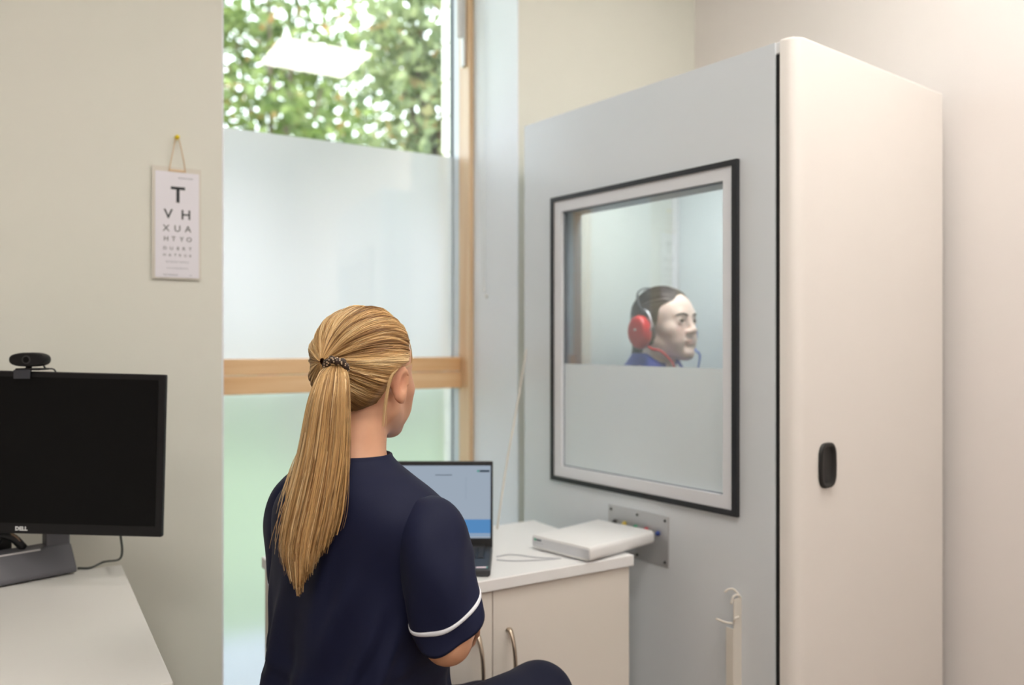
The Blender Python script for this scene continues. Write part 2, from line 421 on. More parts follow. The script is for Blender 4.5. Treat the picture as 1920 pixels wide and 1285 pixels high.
# ================================================================== HEARING TEST BOOTH
HB = 1.98                                # outside height
N0 = cam_pt(0.6136, 1.898, 0.0)          # near front corner
BA = math.atan2(0.1218, 0.9924)          # turned a few degrees against the room
BL, BD, BT = 0.932, 0.72, 0.07           # length of front, depth, wall thickness
booth = thing('hearing_test_booth', 'white hearing test booth with a black-framed window and a rounded door', 'booth', (N0.x, N0.y, 0), BA)
bM = Matrix.Translation((N0.x, N0.y, 0)) @ Matrix.Rotation(BA, 4, 'Z'); bI = bM.inverted()
def front(u, v, off=0.0):
    """pixel -> booth-local point on the front face (x = off)"""
    o = bI @ Vector((0, 0, CAM_H)); d = bI.to_3x3() @ ray(u, v)
    return o + d * ((off - o.x) / d.x)
m_bf = mat('grey_white_booth_enamel', (224, 229, 234), 0.22, var=0.012, spec=0.5)
m_bd = mat('warm_white_door_enamel', (233, 228, 223), 0.38, var=0.012)
m_bi = mat('white_booth_lining', (226, 230, 226), 0.6, var=0.02)
m_blk = mat('black_rubber', (16, 17, 19), 0.5, var=0.1)
m_frame = mat('black_window_gasket', (30, 32, 38), 0.35, var=0.08)
m_wfr = mat('white_window_frame', (232, 233, 238), 0.3, var=0.01)
m_rev = mat('grey_window_lining', (134, 144, 156), 0.5, var=0.04)
def pl(corners):  # average booth-local y/z rectangle from four pixel corners TL TR BR BL
    q = [front(*c) for c in corners]
    return ((q[1].y + q[2].y) / 2, (q[0].y + q[3].y) / 2, (q[2].z + q[3].z) / 2, (q[0].z + q[1].z) / 2)
g_out = pl([(1036, 374), (1387, 297), (1387, 971), (1038, 898)])
g_in = pl([(1042, 379), (1377, 312), (1377, 958), (1042, 890)])
w_in = pl([(1055, 397), (1357, 340), (1360, 931), (1056, 872)])
print('booth window', g_out, g_in, w_in)
obj('front_panel', ring_box((0.0, BL, 0.0, HB), w_in, 'x', 0.0, BT), m_bf, booth)
obj('far_panel', box(0.0, BD, BL - 0.06, BL + 0.0, 0.0, HB - 0.002, 0.002), m_bf, booth).location.x = 0.0015
obj('back_panel', box(BD - 0.055, BD, 0.0, BL - 0.0605, 0, HB - 0.002), m_bf, booth)
obj('roof', box(BT + 0.001, BD - 0.056, 0.0, BL - 0.061, HB - 0.06, HB - 0.003), m_bi, booth)
obj('booth_floor', box(BT + 0.001, BD - 0.056, 0.0, BL - 0.061, 0.0, 0.11), mat('pale_carpet', (190, 190, 192), 0.95, var=0.2, scale=90), booth)
# inner lining and the white profile strip in the corner
obj('wall_lining', box(BT + 0.002, BD - 0.057, BL - 0.072, BL - 0.0612, 0.111, HB - 0.061), m_bi, booth)
obj('wall_lining', box(BD - 0.068, BD - 0.0565, 0.002, BL - 0.074, 0.111, HB - 0.061), mat('pale_blue_lining', (214, 222, 228), 0.6, var=0.02), booth)
obj('corner_strip', box(BD - 0.088, BD - 0.069, BL - 0.094, BL - 0.0725, 0.111, HB - 0.061, 0.003), m_wfr, booth)
lt = obj('booth_lamp', box(0.085, 0.24, 0.12, 0.56, HB - 0.072, HB - 0.0605, 0.004), emit_mat('booth_lamp_diffuser', (255, 252, 246), 19.0), booth)
# window: black gasket, white frame, lining of the opening, glass, frosted film
obj('window_gasket', ring_box(g_out, g_in, 'x', -0.012, 0.0), m_frame, booth)
obj('window_frame', ring_box(g_in, w_in, 'x', -0.007, 0.0), m_wfr, booth)
e = 0.003
obj('window_lining', ring_box(w_in, (w_in[0] + e, w_in[1] - e, w_in[2] + e, w_in[3] - e), 'x', 0.004, BT + 0.004), m_rev, booth)
m_bg = glass_mat('booth_glass', (0.95, 0.985, 0.98), refl=0.12)
obj('window_glass', box(0.006, 0.012, w_in[0] + e, w_in[1] - e, w_in[2] + e, w_in[3] - e), m_bg, booth)
zf = (front(1057, 683).z + front(1360, 691).z) / 2
m_bfilm = film_mat('booth_frosted_film', (0.88, 0.96, 1.0), through=0.15, trough=0.6, white=0.82, refl=0.14, grough=0.28)
raw('frosted_film', [(0.005, w_in[0] + e, w_in[2] + e), (0.005, w_in[0] + e, zf), (0.005, w_in[1] - e, zf), (0.005, w_in[1] - e, w_in[2] + e)], [(0, 1, 2, 3)], m_bfilm, booth, smooth=False)
# door on the near side: rounded slab with a rubber seal behind it
obj('door_seal', box(0.004, BD - 0.004, -0.0125, -0.0005, 0.03, HB - 0.028), m_blk, booth)
dw = BD + 0.012; r = 0.034
def rounded(x0, x1, y0, y1, r, n=8):
    """plan outline: the two outer (low y) corners are rounded"""
    P = [(x1, y1), (x0, y1)]
    for k in range(n + 1):
        a = math.pi + k / n * math.pi / 2; P.append((x0 + r + r * math.cos(a), y0 + r + r * math.sin(a)))
    for k in range(n + 1):
        a = 1.5 * math.pi + k / n * math.pi / 2; P.append((x1 - r * 0.4 + r * 0.4 * math.cos(a), y0 + r * 0.4 + r * 0.4 * math.sin(a)))
    return np.array(P)
pr = rounded(0.0, dw, -0.056, -0.013, r)
hx = front(1548, 875).y
def dslab(z0, z1, top_in=0.006):
    rings = []
    c = pr.mean(0)
    for z, k in ((z0, 0.0), (z1 - top_in, 0.0), (z1 - top_in * 0.3, 0.12), (z1, 0.35)):
        q = pr.copy(); q[:, 0] += np.sign(c[0] - q[:, 0]) * k * 0.012; q[:, 1] += np.sign(c[1] - q[:, 1]) * k * 0.008
        rings.append(np.column_stack([q, np.full(len(q), z)]))
    return loft(rings, True, True)
door = raw('door', *dslab(0.02, HB + 0.004), m_bd, booth, smooth=False)
for p in door.data.polygons: p.use_smooth = len(p.vertices) == 4 and abs(p.normal.z) < 0.5
door.data.set_sharp_from_angle(angle=math.radians(35))
# recessed black grip in the door
def on_door(u, v):
    o = bI @ Vector((0, 0, CAM_H)); d = bI.to_3x3() @ ray(u, v); return o + d * ((-0.056 - o.y) / d.y)
ha, hb_ = on_door(1534, 918), on_door(1565, 828)
cx_, cz_ = (ha.x + hb_.x) / 2, (ha.z + hb_.z) / 2; hw, hh = abs(hb_.x - ha.x) / 2, abs(hb_.z - ha.z) / 2
def grip_ring(sx, sz, y, n=28):
    P = []
    for k in range(n):
        a = 2 * math.pi * k / n; c, s_ = math.cos(a), math.sin(a)
        x = math.copysign(abs(c) ** 0.55, c); z = math.copysign(abs(s_) ** 0.42, s_)
        P.append((cx_ + hw * sx * x * (1 - 0.16 * abs(z) ** 3), y, cz_ + hh * sz * z))
    return np.array(P)
gp = [grip_ring(1.0, 1.0, -0.0562), grip_ring(1.02, 1.0, -0.061), grip_ring(0.9, 0.96, -0.064), grip_ring(0.72, 0.88, -0.0635), grip_ring(0.6, 0.80, -0.058), grip_ring(0.55, 0.76, -0.0568)]
raw('door_grip', *loft(gp, False, True), mat('black_grip_plastic', (22, 22, 22), 0.45), door)
# pale cap at the top of the corner beside the door, small fixing on the roof edge
obj('corner_cap', box(0.004, 0.03, -0.012, 0.004, HB - 0.027, HB + 0.001, 0.002), mat('white_plastic', (240, 241, 243), 0.35), booth)
pk = on_door(1738, 156)
obj('roof_clip', box(pk.x - 0.012, pk.x + 0.014, -0.04, -0.02, HB + 0.004, HB + 0.014, 0.003), m_bd, booth)
# connector plate with screws and coloured sockets
m_steel = mat('brushed_steel', (196, 197, 200), 0.42, 0.55, var=0.06, scale=60, stretch=(1, 1, 12))
pa, pb = front(1142, 945), front(1255, 1065); pt = front(1255, 970)
py0, py1, pz1 = pt.y, pa.y, (pa.z + pt.z) / 2
pz0 = pb.z
plate = obj('connector_plate', box(-0.0035, 0.0, py0, py1, pz0, pz1, 0.0012), m_steel, booth)
def screw(y, z):
    raw('screw', *lathe([(0.0005, -0.0065), (0.003, -0.0062), (0.004, -0.0045), (0.004, -0.0034)], 10, 'x', (0, y, z)), mat('dark_steel', (86, 86, 88), 0.4, 0.8), plate)
iy = 0.012
for y in (py0 + iy, (py0 + py1) / 2, py1 - iy):
    for z in (pz0 + iy, pz1 - iy): screw(y, z)
def socket(u, v, rgb, nm):
    q = front(u, v - 6)
    raw('socket', *lathe([(0.002, -0.011), (0.005, -0.011), (0.0055, -0.008), (0.0065, -0.007), (0.007, -0.0034)], 14, 'x', (0, q.y, q.z)), mat(nm, rgb, 0.4), plate)
for u, v, c, nm in ((1155, 984, (40, 42, 46), 'socket_black'), (1173, 988, (214, 190, 84), 'socket_yellow'), (1194, 994, (46, 140, 104), 'socket_green'),
                    (1214, 999, (196, 72, 84), 'socket_red'), (1236, 1006, (58, 78, 150), 'socket_blue')):
    socket(u, v, c, nm)
# white sheet-metal hook bracket low on the front panel
m_br = mat('ivory_bracket_enamel', (226, 220, 210), 0.4)
q1 = front(1391, 1117); q0 = front(1363, 1117)
by0 = q1.y; bz = q1.z
bk = obj('hook_bracket', box(-0.030, 0.0, by0, by0 + 0.003, 0.35, bz - 0.004, 0.001), m_br, booth)
bm = box(-0.033, -0.030, by0, by0 + 0.022, 0.35, bz - 0.075, 0.001); obj('bracket_flange', bm, m_br, bk)
def hk(pts, r=0.0026): raw('hook', *tube(spline(pts, 14), r, 8), m_br, bk)
hk([(-0.004, by0 + 0.001, bz - 0.005), (-0.016, by0 + 0.001, bz + 0.004), (-0.028, by0 + 0.004, bz + 0.001), (-0.034, by0 + 0.006, bz - 0.016)])
hk([(-0.004, by0 + 0.001, bz - 0.004), (-0.010, by0 + 0.014, bz + 0.012), (-0.016, by0 + 0.026, bz + 0.012), (-0.022, by0 + 0.034, bz + 0.004)])
hk([(-0.032, by0 + 0.004, bz - 0.062), (-0.044, by0 + 0.016, bz - 0.060), (-0.060, by0 + 0.03, bz - 0.052)])
hk([(-0.030, by0 + 0.001, bz - 0.060), (-0.030, by0 - 0.002, bz - 0.050), (-0.020, by0 - 0.006, bz - 0.046)])
# ================================================================== CABINET + WORKTOP ITEMS
HC = 0.74
m_mel = mat('white_melamine', (229, 222, 213), 0.45, var=0.012)
m_top = mat('white_worktop', (238, 238, 238), 0.35, var=0.012)
cx0, cx1, cy0, cy1 = 0.515, 1.331, 1.612, 2.085
cab = thing('storage_cabinet', 'low white two-door cabinet with bow handles under the window', 'cabinet', ((cx0 + cx1) / 2, (cy0 + cy1) / 2, 0))
w2, d2 = (cx1 - cx0) / 2, (cy1 - cy0) / 2
obj('worktop', box(-w2, w2, -d2, d2, HC - 0.028, HC, 0.0025), m_top, cab)
obj('body', box(-w2 + 0.008, w2 - 0.008, -d2 + 0.030, d2 - 0.004, 0.06, HC - 0.0285), m_mel, cab)
obj('plinth', box(-w2 + 0.02, w2 - 0.02, -d2 + 0.06, d2 - 0.02, 0.0, 0.06), m_mel, cab)
m_handle = mat('satin_nickel', (190, 176, 158), 0.28, 0.95, var=0.03)
for s in (-1, 1):
    x0, x1 = (-w2 + 0.008, -0.0012) if s < 0 else (0.0012, w2 - 0.008)
    d = obj('door', box(x0, x1, -d2 + 0.010, -d2 + 0.029, 0.062, HC - 0.031, 0.0012), m_mel, cab)
    hxx = s * 0.042; zt, zb = 0.615, 0.455; yy = -d2 + 0.010
    path = [(hxx, yy, zt), (hxx, yy - 0.012, zt - 0.004), (hxx, yy - 0.026, zt - 0.035), (hxx, yy - 0.032, (zt + zb) / 2), (hxx, yy - 0.026, zb + 0.035), (hxx, yy - 0.012, zb + 0.004), (hxx, yy, zb)]
    P = spline(path, 25); rings = []
    for i, p in enumerate(P):
        t = P[min(i + 1, 24)] - P[max(i - 1, 0)]; t /= np.linalg.norm(t); a = np.array([1.0, 0, 0]); b = np.cross(t, a)
        wd = 0.0075 - 0.003 * math.sin(math.pi * i / 24)
        rings.append(np.array([p + a * wd * math.cos(q) + b * 0.0042 * math.sin(q) for q in np.linspace(0, 2 * math.pi, 10, endpoint=False)]))
    raw('handle', *loft(rings, True, True), m_handle, d)

# ------------------------------------------------------------------ laptop (faces the camera)
m_lap = mat('dark_grey_laptop_shell', (58, 60, 64), 0.42, 0.2, var=0.04)
m_lapk = mat('black_bezel', (28, 29, 31), 0.4)
fr = cam_pt(-0.0495, 1.868, HC)                       # front right corner of the base
lap = thing('laptop', 'open dark grey laptop on the cabinet top showing a pale blue screen', 'laptop', fr, -YAW)
LW, LD = 0.322, 0.215
obj('base', box(-LW, 0, 0, LD, 0.002, 0.018, 0.005, 3), m_lap, lap)
obj('keyboard_tray', box(-LW + 0.016, -0.016, 0.098, 0.200, 0.0181, 0.0186), m_lapk, lap)
kme = bpy.data.meshes.new('key'); kb = box(-0.0078, 0.0078, -0.0078, 0.0078, 0, 0.0016, 0.0008, 1); kb.to_mesh(kme); kb.free(); kme.materials.append(mat('charcoal_key', (44, 45, 48), 0.55))
for r_ in range(5):
    for c_ in range(15):
        k = bpy.data.objects.new('key', kme); COL.objects.link(k); k.parent = lap
        k.location = (-LW + 0.0275 + c_ * 0.0191, 0.110 + r_ * 0.0195, 0.0187)
obj('touchpad', box(-LW / 2 - 0.055, -LW / 2 + 0.055, 0.012, 0.085, 0.0181, 0.0185), mat('touchpad_grey', (66, 68, 72), 0.35), lap)
def stick(x0, x1, rgb, nm):
    raw('sticker', [(x0, 0.012, 0.0184), (x1, 0.012, 0.0184), (x1, 0.024, 0.0184), (x0, 0.024, 0.0184)], [(0, 1, 2, 3)], mat(nm, rgb, 0.4), lap, smooth=False)
stick(-0.034, -0.010, (236, 214, 224), 'pink_white_sticker'); stick(-0.052, -0.039, (40, 96, 190), 'blue_sticker'); stick(-0.0098, -0.0072, (90, 180, 170), 'teal_sticker')
# lid: leaning back a little
tilt = math.radians(-9)
lid = obj('screen_lid', box(-LW, 0, 0.0, 0.007, 0.0, 0.222, 0.003, 2), m_lap, lap)
lid.location = (0, LD + 0.001, 0.012); lid.rotation_euler = (tilt, 0, 0)
obj('bezel', box(-LW + 0.002, -0.002, -0.0008, 0.0, 0.004, 0.219), m_lapk, lid)
def spart(nm, x0, x1, z0, z1, m, y=-0.0012):
    return raw(nm, [(x0, y, z0), (x1, y, z0), (x1, y, z1), (x0, y, z1)], [(0, 1, 2, 3)], m, lid, smooth=False)
sx0, sx1, sz0, sz1 = -LW + 0.008, -0.006, 0.026, 0.210
spart('display', sx0, sx1, sz0, sz1, emit_mat('screen_pale_blue', (176, 190, 206), 0.50))
spart('screen_panel', sx0, sx1, sz0 + 0.012, sz0 + 0.047, emit_mat('screen_blue', (88, 140, 192), 0.62), -0.0014)
spart('screen_stripe', sx0, sx1, sz0 + 0.006, sz0 + 0.009, emit_mat('screen_mid_blue', (128, 166, 204), 0.55), -0.0014)
spart('screen_logo', -0.035, -0.009, 0.1935, 0.1985, emit_mat('screen_dark', (52, 66, 80), 0.5), -0.0014)
spart('screen_logo', -0.041, -0.036, 0.1935, 0.1985, emit_mat('screen_green', (70, 160, 140), 0.55), -0.0014)
spart('screen_text', -0.150, -0.106, 0.1850, 0.1866, MATS['screen_dark'], -0.0014)
spart('screen_line', -0.070, -0.0694, 0.125, 0.180, emit_mat('screen_grey', (140, 156, 172), 0.5), -0.0014)
obj('hinge_bar', box(-LW + 0.02, -0.02, LD - 0.006, LD + 0.004, 0.010, 0.020, 0.003), m_lapk, lap)

# ------------------------------------------------------------------ white audiometer box
f0 = at_height(1107, 1058, HC); f1 = at_height(997, 1030, HC)
ang = math.atan2(f0.y - f1.y, f0.x - f1.x)
aud = thing('audiometer', 'flat white audiometer box with rounded edges at the cabinet corner', 'audiometer', (f0.x, f0.y, HC), ang)
AW, AD, AH = 0.2, 0.262, 0.036
bm = box(-AW, 0, 0, AD, 0.004, AH + 0.003); 
bmesh.ops.bevel(bm, geom=[e_ for e_ in bm.edges if abs((e_.verts[0].co - e_.verts[1].co).y) > 0.1], offset=0.010, segments=4, affect='EDGES', profile=0.5)
bmesh.ops.bevel(bm, geom=[e_ for e_ in bm.edges if abs((e_.verts[0].co - e_.verts[1].co).y) < 1e-5], offset=0.0025, segments=2, affect='EDGES', profile=0.5)
ab = obj('housing', bm, mat('white_abs', (236, 236, 236), 0.38), aud, smooth=True); ab.data.set_sharp_from_angle(angle=math.radians(40))
obj('front_panel', box(-AW + 0.004, -0.004, -0.0012, 0.001, 0.010, AH - 0.003, 0.0006), mat('pale_grey_panel', (212, 214, 218), 0.4), aud)
for x in (-AW + 0.03, -0.03):
    for y in (0.03, 0.15): raw('foot', *lathe([(0.008, 0.0), (0.008, 0.0045)], 12, 'z', (x, y, 0)), m_blk, aud)
def alog(nm, x0, x1, z0, z1, m): raw(nm, [(x0, -0.0016, z0), (x1, -0.0016, z0), (x1, -0.0016, z1), (x0, -0.0016, z1)], [(0, 1, 2, 3)], m, aud, smooth=False)
alog('logo_mark', -AW + 0.010, -AW + 0.017, AH - 0.011, AH - 0.005, mat('logo_green', (60, 176, 140), 0.5))
alog('logo_bar', -AW + 0.0175, -AW + 0.036, AH - 0.0105, AH - 0.0055, mat('logo_grey', (96, 104, 112), 0.5))
alog('logo_line', -AW + 0.010, -AW + 0.042, AH - 0.0165, AH - 0.0150, mat('logo_pale', (176, 178, 184), 0.5))
# thin grey lead from the laptop to the box
ca = at_height(931, 1044, HC + 0.002); cb = at_height(960, 1040, HC + 0.002); cc_ = at_height(1010, 1046, HC + 0.002); cd = at_height(1052, 1047, HC + 0.002)
lead = thing('grey_lead', 'thin grey lead lying between the laptop and the audiometer', 'cable', (cc_.x, cc_.y, HC))
raw('lead_strand', *tube(spline([tuple(p - Vector((cc_.x, cc_.y, HC))) for p in (ca, cb, cc_, cd)], 16), 0.0016, 6), mat('pale_grey_cable', (190, 192, 196), 0.5), lead)
ca = at_height(931, 1050, HC + 0.002); cb = at_height(965, 1052, HC + 0.002); cc2 = at_height(1020, 1050, HC + 0.002)
raw('lead_strand', *tube(spline([tuple(p - Vector((cc_.x, cc_.y, HC))) for p in (ca, cb, cc2, cd)], 16), 0.0016, 6), mat('pale_grey_cable', (190, 192, 196), 0.5), lead)
# pale cable slanting down from the booth edge to the back of the worktop
s0 = at_depth(987, 655, 2.60); s1 = at_depth(968, 770, 2.50); s2 = at_depth(950, 870, 2.42); s3 = at_height(932, 992, HC + 0.003)
pc = thing('hanging_cable', 'pale beige cable slanting from the booth edge down behind the laptop', 'cable', (s3.x, s3.y, HC))
raw('cable', *tube(spline([tuple(p - Vector((s3.x, s3.y, HC))) for p in (s0, s1, s2, s3)], 20), 0.0028, 8), mat('beige_cable', (214, 206, 196), 0.5), pc)

# ================================================================== DESK + MONITOR
dx1, dy0, dy1 = 0.205, 1.386, 2.185
desk = thing('office_desk', 'white office desk under the eye chart in the left corner', 'desk', (dx1 - 0.7, (dy0 + dy1) / 2, 0))
dd = (dy1 - dy0) / 2
obj('desk_top', box(-0.7, 0.7, -dd, dd, HC - 0.026, HC, 0.003), mat('white_desk_laminate', (226, 224, 220), 0.4, var=0.015), desk)
for sx in (-1, 1):
    for sy in (-1, 1):
        obj('leg', box(sx * 0.64 - 0.025, sx * 0.64 + 0.025, sy * (dd - 0.07) - 0.025, sy * (dd - 0.07) + 0.025, 0, HC - 0.0265, 0.003), m_pf, desk)
obj('cross_rail', box(-0.61, 0.61, dd - 0.08, dd - 0.06, HC - 0.10, HC - 0.0265), m_pf, desk)
m_mon = mat('black_monitor_plastic', (20, 20, 22), 0.5, var=0.06, spec=0.3)
m_scr = mat('dark_glossless_screen', (10, 10, 11), 0.5, var=0.05, spec=0.15)
MZ = 1.79
pc_ = at_depth(44, 849, MZ)
mr_ = math.radians(-1.45)
mon = thing('computer_monitor', 'black widescreen monitor switched off on the white desk', 'monitor', (pc_.x, pc_.y, HC), -YAW)
zc = pc_.z - HC
mw = 262.5 / FPX * MZ; mh = 152.5 / FPX * MZ
head = obj('screen_housing', box(-mw, mw, 0.0, 0.014, -mh, mh, 0.003, 2), m_mon, mon)
obj('rear_cover', box(-mw * 0.8, mw * 0.8, 0.0141, 0.05, -mh * 0.75, mh * 0.8, 0.012, 3), m_mon, head)
head.location = (0, 0, zc); head.rotation_euler = (0, -mr_, 0)
obj('screen', box(-mw + 0.012, mw - 0.015, -0.0012, 0.0, -mh + 0.024, mh - 0.012), m_scr, head)
me = text_mesh('DELL', 0.0115, 0.0003, 1.05, 0.0006); lo = finish('logo', me, mat('logo_silver', (220, 222, 224), 0.4), head)
lo.rotation_euler = (math.radians(90), 0, 0); lo.location = (0, -0.0012, -mh + 0.0115)
# stand: dark grey wedge with two uprights, black hub in the notch, light edge
m_st = mat('slate_grey_stand', (92, 92, 98), 0.45, var=0.04)
sa = at_height(0, 1104, HC); sb = at_height(146, 1076, HC)
st_ang = math.atan2(sb.y - sa.y, sb.x - sa.x) + YAW
sl = Matrix.Rotation(YAW, 4, 'Z') @ (sb - Vector((pc_.x, pc_.y, HC)))
st = bpy.data.objects.new('stand', None)
bpy.data.objects.remove(st)
def wedge():
    # profile (depth y, height z) extruded along x: sloping front, seen as a broad slab; local x from -0.36 to 0
    bm = bmesh.new()
    prof = [(0.0, 0.004), (0.0, 0.012), (0.026, 0.068), (0.060, 0.072), (0.10, 0.004)]
    a = [bm.verts.new((-0.34, y, z)) for y, z in prof]; b = [bm.verts.new((0.0 - z * 0.08, y, z)) for y, z in prof]
    n = len(prof)
    for i in range(n): bm.faces.new([a[i], a[(i + 1) % n], b[(i + 1) % n], b[i]])
    bm.faces.new(a[::-1]); bm.faces.new(b)
    bmesh.ops.recalc_face_normals(bm, faces=bm.faces[:])
    bmesh.ops.bevel(bm, geom=bm.edges[:], offset=0.004, segments=2, affect='EDGES', profile=0.5)
    return bm
std = obj('stand_base', wedge(), m_st, mon); std.location = (sl.x, sl.y, 0); std.rotation_euler = (0, 0, st_ang)
obj('stand_upright', box(-0.058, -0.006, 0.030, 0.062, 0.055, 0.16, 0.005, 2), m_st, std)
obj('stand_upright', box(-0.335, -0.283, 0.030, 0.062, 0.055, 0.16, 0.005, 2), m_st, std)
obj('edge_strip', box(-0.17, -0.072, 0.0215, 0.0245, 0.0635, 0.0675, 0.0008), mat('pale_edge', (206, 204, 206), 0.3, 0.5), std)
raw('hub_arch', *tube(spline([(-0.23, 0.045, 0.07), (-0.205, 0.045, 0.100), (-0.16, 0.045, 0.110), (-0.125, 0.045, 0.100), (-0.10, 0.045, 0.07)], 20), 0.009, 8), m_blk, std)
raw('hub_arch', *tube(spline([(-0.17, 0.052, 0.075), (-0.15, 0.052, 0.10), (-0.135, 0.052, 0.15)], 10), 0.012, 8), m_blk, std)
raw('hub_ring', *tube(spline([(-0.14, 0.043, 0.112), (-0.118, 0.041, 0.100), (-0.104, 0.041, 0.074)], 12), 0.004, 8), mat('bronze_ring', (150, 128, 108), 0.35, 0.6), std)
obj('monitor_neck', box(-0.215, -0.115, 0.075, 0.095, 0.004, 0.30, 0.004), m_blk, std)
# cable
k0 = at_depth(226, 1004, 1.85); k1 = at_depth(229, 1035, 1.88); k2 = at_depth(222, 1050, 1.90); k3 = at_height(195, 1054, HC + 0.003); k4 = at_height(170, 1065, HC + 0.003); k5 = at_height(146, 1066, HC + 0.003)
kc = thing('monitor_cable', 'dark cable drooping from the monitor onto the desk', 'cable', (k4.x, k4.y, HC))
raw('cable', *tube(spline([tuple(p - Vector((k4.x, k4.y, HC))) for p in (k0, k1, k2, k3, k4, k5)], 30), 0.0027, 8), mat('grey_green_cable', (78, 84, 80), 0.5), kc)
# webcam clipped to the monitor
wp = at_depth(53, 690, MZ)
wc = thing('webcam', 'black pill-shaped webcam clipped on top of the monitor', 'webcam', wp, -YAW)
V, Fc = loft([np.column_stack([np.array([0.041 * math.copysign(abs(math.cos(a)) ** 0.75, math.cos(a)) * k for a in np.linspace(0, 2 * math.pi, 32, endpoint=False)]),
                               np.full(32, y), np.array([0.0158 * math.copysign(abs(math.sin(a)) ** 0.8, math.sin(a)) * k for a in np.linspace(0, 2 * math.pi, 32, endpoint=False)])]) for y, k in ((-0.018, 0.82), (-0.015, 0.96), (-0.008, 1.0), (0.006, 1.0), (0.013, 0.9))], True, True)
wbody = raw('body', V, Fc, m_mon, wc); wbody.location = (0, 0.01, 0.0195 - 0.0015); wbody.data.set_sharp_from_angle(angle=math.radians(40))
raw('lens', *lathe([(0.001, -0.0195), (0.006, -0.0192), (0.0075, -0.018)], 18, 'y', (0, 0, 0)), m_scr, wbody)
raw('lens_ring', *lathe([(0.0085, -0.0186), (0.0095, -0.0182), (0.0098, -0.0175)], 18, 'y', (0, 0, 0)), mat('dark_grey_ring', (44, 44, 46), 0.4), wbody)
raw('ball_joint', *lathe([(0.003, 0.012), (0.0065, 0.006), (0.006, -0.004), (0.004, -0.012)], 14, 'z', (-0.006, 0.012, -0.004)), m_mon, wc)
cl_ = obj('clip', box(-0.028, 0.008, -0.009, -0.0045, -0.024, -0.004, 0.0015), mat('dark_blue_grey_clip', (54, 56, 64), 0.45), wc)
obj('clip_arm', box(-0.026, 0.030, -0.006, 0.03, -0.0055, -0.001, 0.0015), m_mon, wc)
raw('webcam_cable', *tube(spline([(0.024, 0.012, 0.012), (0.027, 0.02, -0.002), (0.030, 0.052, -0.008), (0.031, 0.056, -0.05)], 14), 0.0018, 6), m_blk, wc)

# ================================================================== EYE CHART
c0 = at_y(290, 320, YW); c1 = at_y(372, 523, YW)
chw = c1.x - c0.x; chz0, chz1 = 1.458, 1.748
ch = thing('eye_chart', 'white eye test card with rows of black letters hung on the wall', 'eye chart', ((c0.x + c1.x) / 2, YW, chz0))
chh = chz1 - chz0
obj('card', box(-chw / 2, chw / 2, -0.010, -0.0075, 0, chh), mat('white_card', (236, 234, 242), 0.45, var=0.01), ch)
obj('clear_sleeve', box(-chw / 2 - 0.007, chw / 2 + 0.006, -0.0074, -0.006, -0.004, chh + 0.014), mat('clear_plastic_sleeve', (226, 221, 210), 0.25, var=0.02), ch)
m_ink = mat('black_ink', (28, 34, 40), 0.6); m_ink2 = mat('grey_ink', (120, 124, 134), 0.6)
def line(txt, size, x, z, m=m_ink, off=0.0, sp=1.0):
    o = finish('letter' if len(txt) == 1 else 'print_line', text_mesh(txt, size, 0.0002, sp, off), m, ch)
    o.rotation_euler = (math.radians(90), 0, 0); o.location = (x, -0.0102, z)
def zz(v): return chh * (1 - (v - 320.0) / 203.0)
def xx(u): return (u - 331.0) / 82.0 * chw
line('T', 0.060, xx(332), zz(365), off=0.0012)
for u, t in ((314, 'V'), (347, 'H')): line(t, 0.037, xx(u), zz(402), off=0.0004)
for u, t in ((310, 'X'), (331, 'U'), (351, 'A')): line(t, 0.025, xx(u), zz(429))
for u, t in ((310, 'H'), (324, 'T'), (339, 'Y'), (353, 'O')): line(t, 0.018, xx(u), zz(449))
for u, t in zip((308, 320, 332, 343, 355), 'DUBRT'): line(t, 0.0125, xx(u), zz(467))
for u, t in zip((307, 317, 327, 336, 346, 355), 'HATRUX'): line(t, 0.010, xx(u), zz(480))
line('O Y D E R T H P X U', 0.0065, xx(331), zz(493), m_ink2)
line('A H T U D E X N R V P O', 0.0050, xx(331), zz(505), m_ink2)
line('TEST DISTANCE', 0.0052, xx(318), zz(518), m_ink2); line('6 m', 0.0045, xx(356), zz(518), m_ink2)
line('READING CHART', 0.0050, xx(347), zz(331), m_ink2)
pin = at_y(331, 259, YW)
rx = pin.x - ch.location.x; rz = pin.z - chz0
m_str = mat('buff_string', (222, 196, 160), 0.8)
raw('string', *tube(spline([(xx(316), -0.009, chh + 0.004), (xx(321), -0.011, chh + 0.045), (rx, -0.012, rz + 0.003), (xx(341), -0.011, chh + 0.045), (xx(346), -0.009, chh + 0.004)], 24), 0.0014, 6), m_str, ch)
obj('hanger_tape', box(xx(315), xx(347), -0.0098, -0.0074, chh + 0.001, chh + 0.007), m_str, ch)
pn = thing('push_pin', 'yellow push pin in the wall above the eye chart', 'push pin', (pin.x, YW, pin.z))
raw('pin_head', *lathe([(0.001, -0.018), (0.0055, -0.0175), (0.006, -0.015), (0.0035, -0.012), (0.0035, -0.007), (0.006, -0.005), (0.006, -0.0035), (0.001, -0.003)], 14, 'y'), mat('yellow_plastic', (240, 214, 36), 0.3), pn)
raw('pin_point', *tube([(0, -0.004, 0), (0, 0.002, 0)], 0.0006, 6), m_steel, pn)
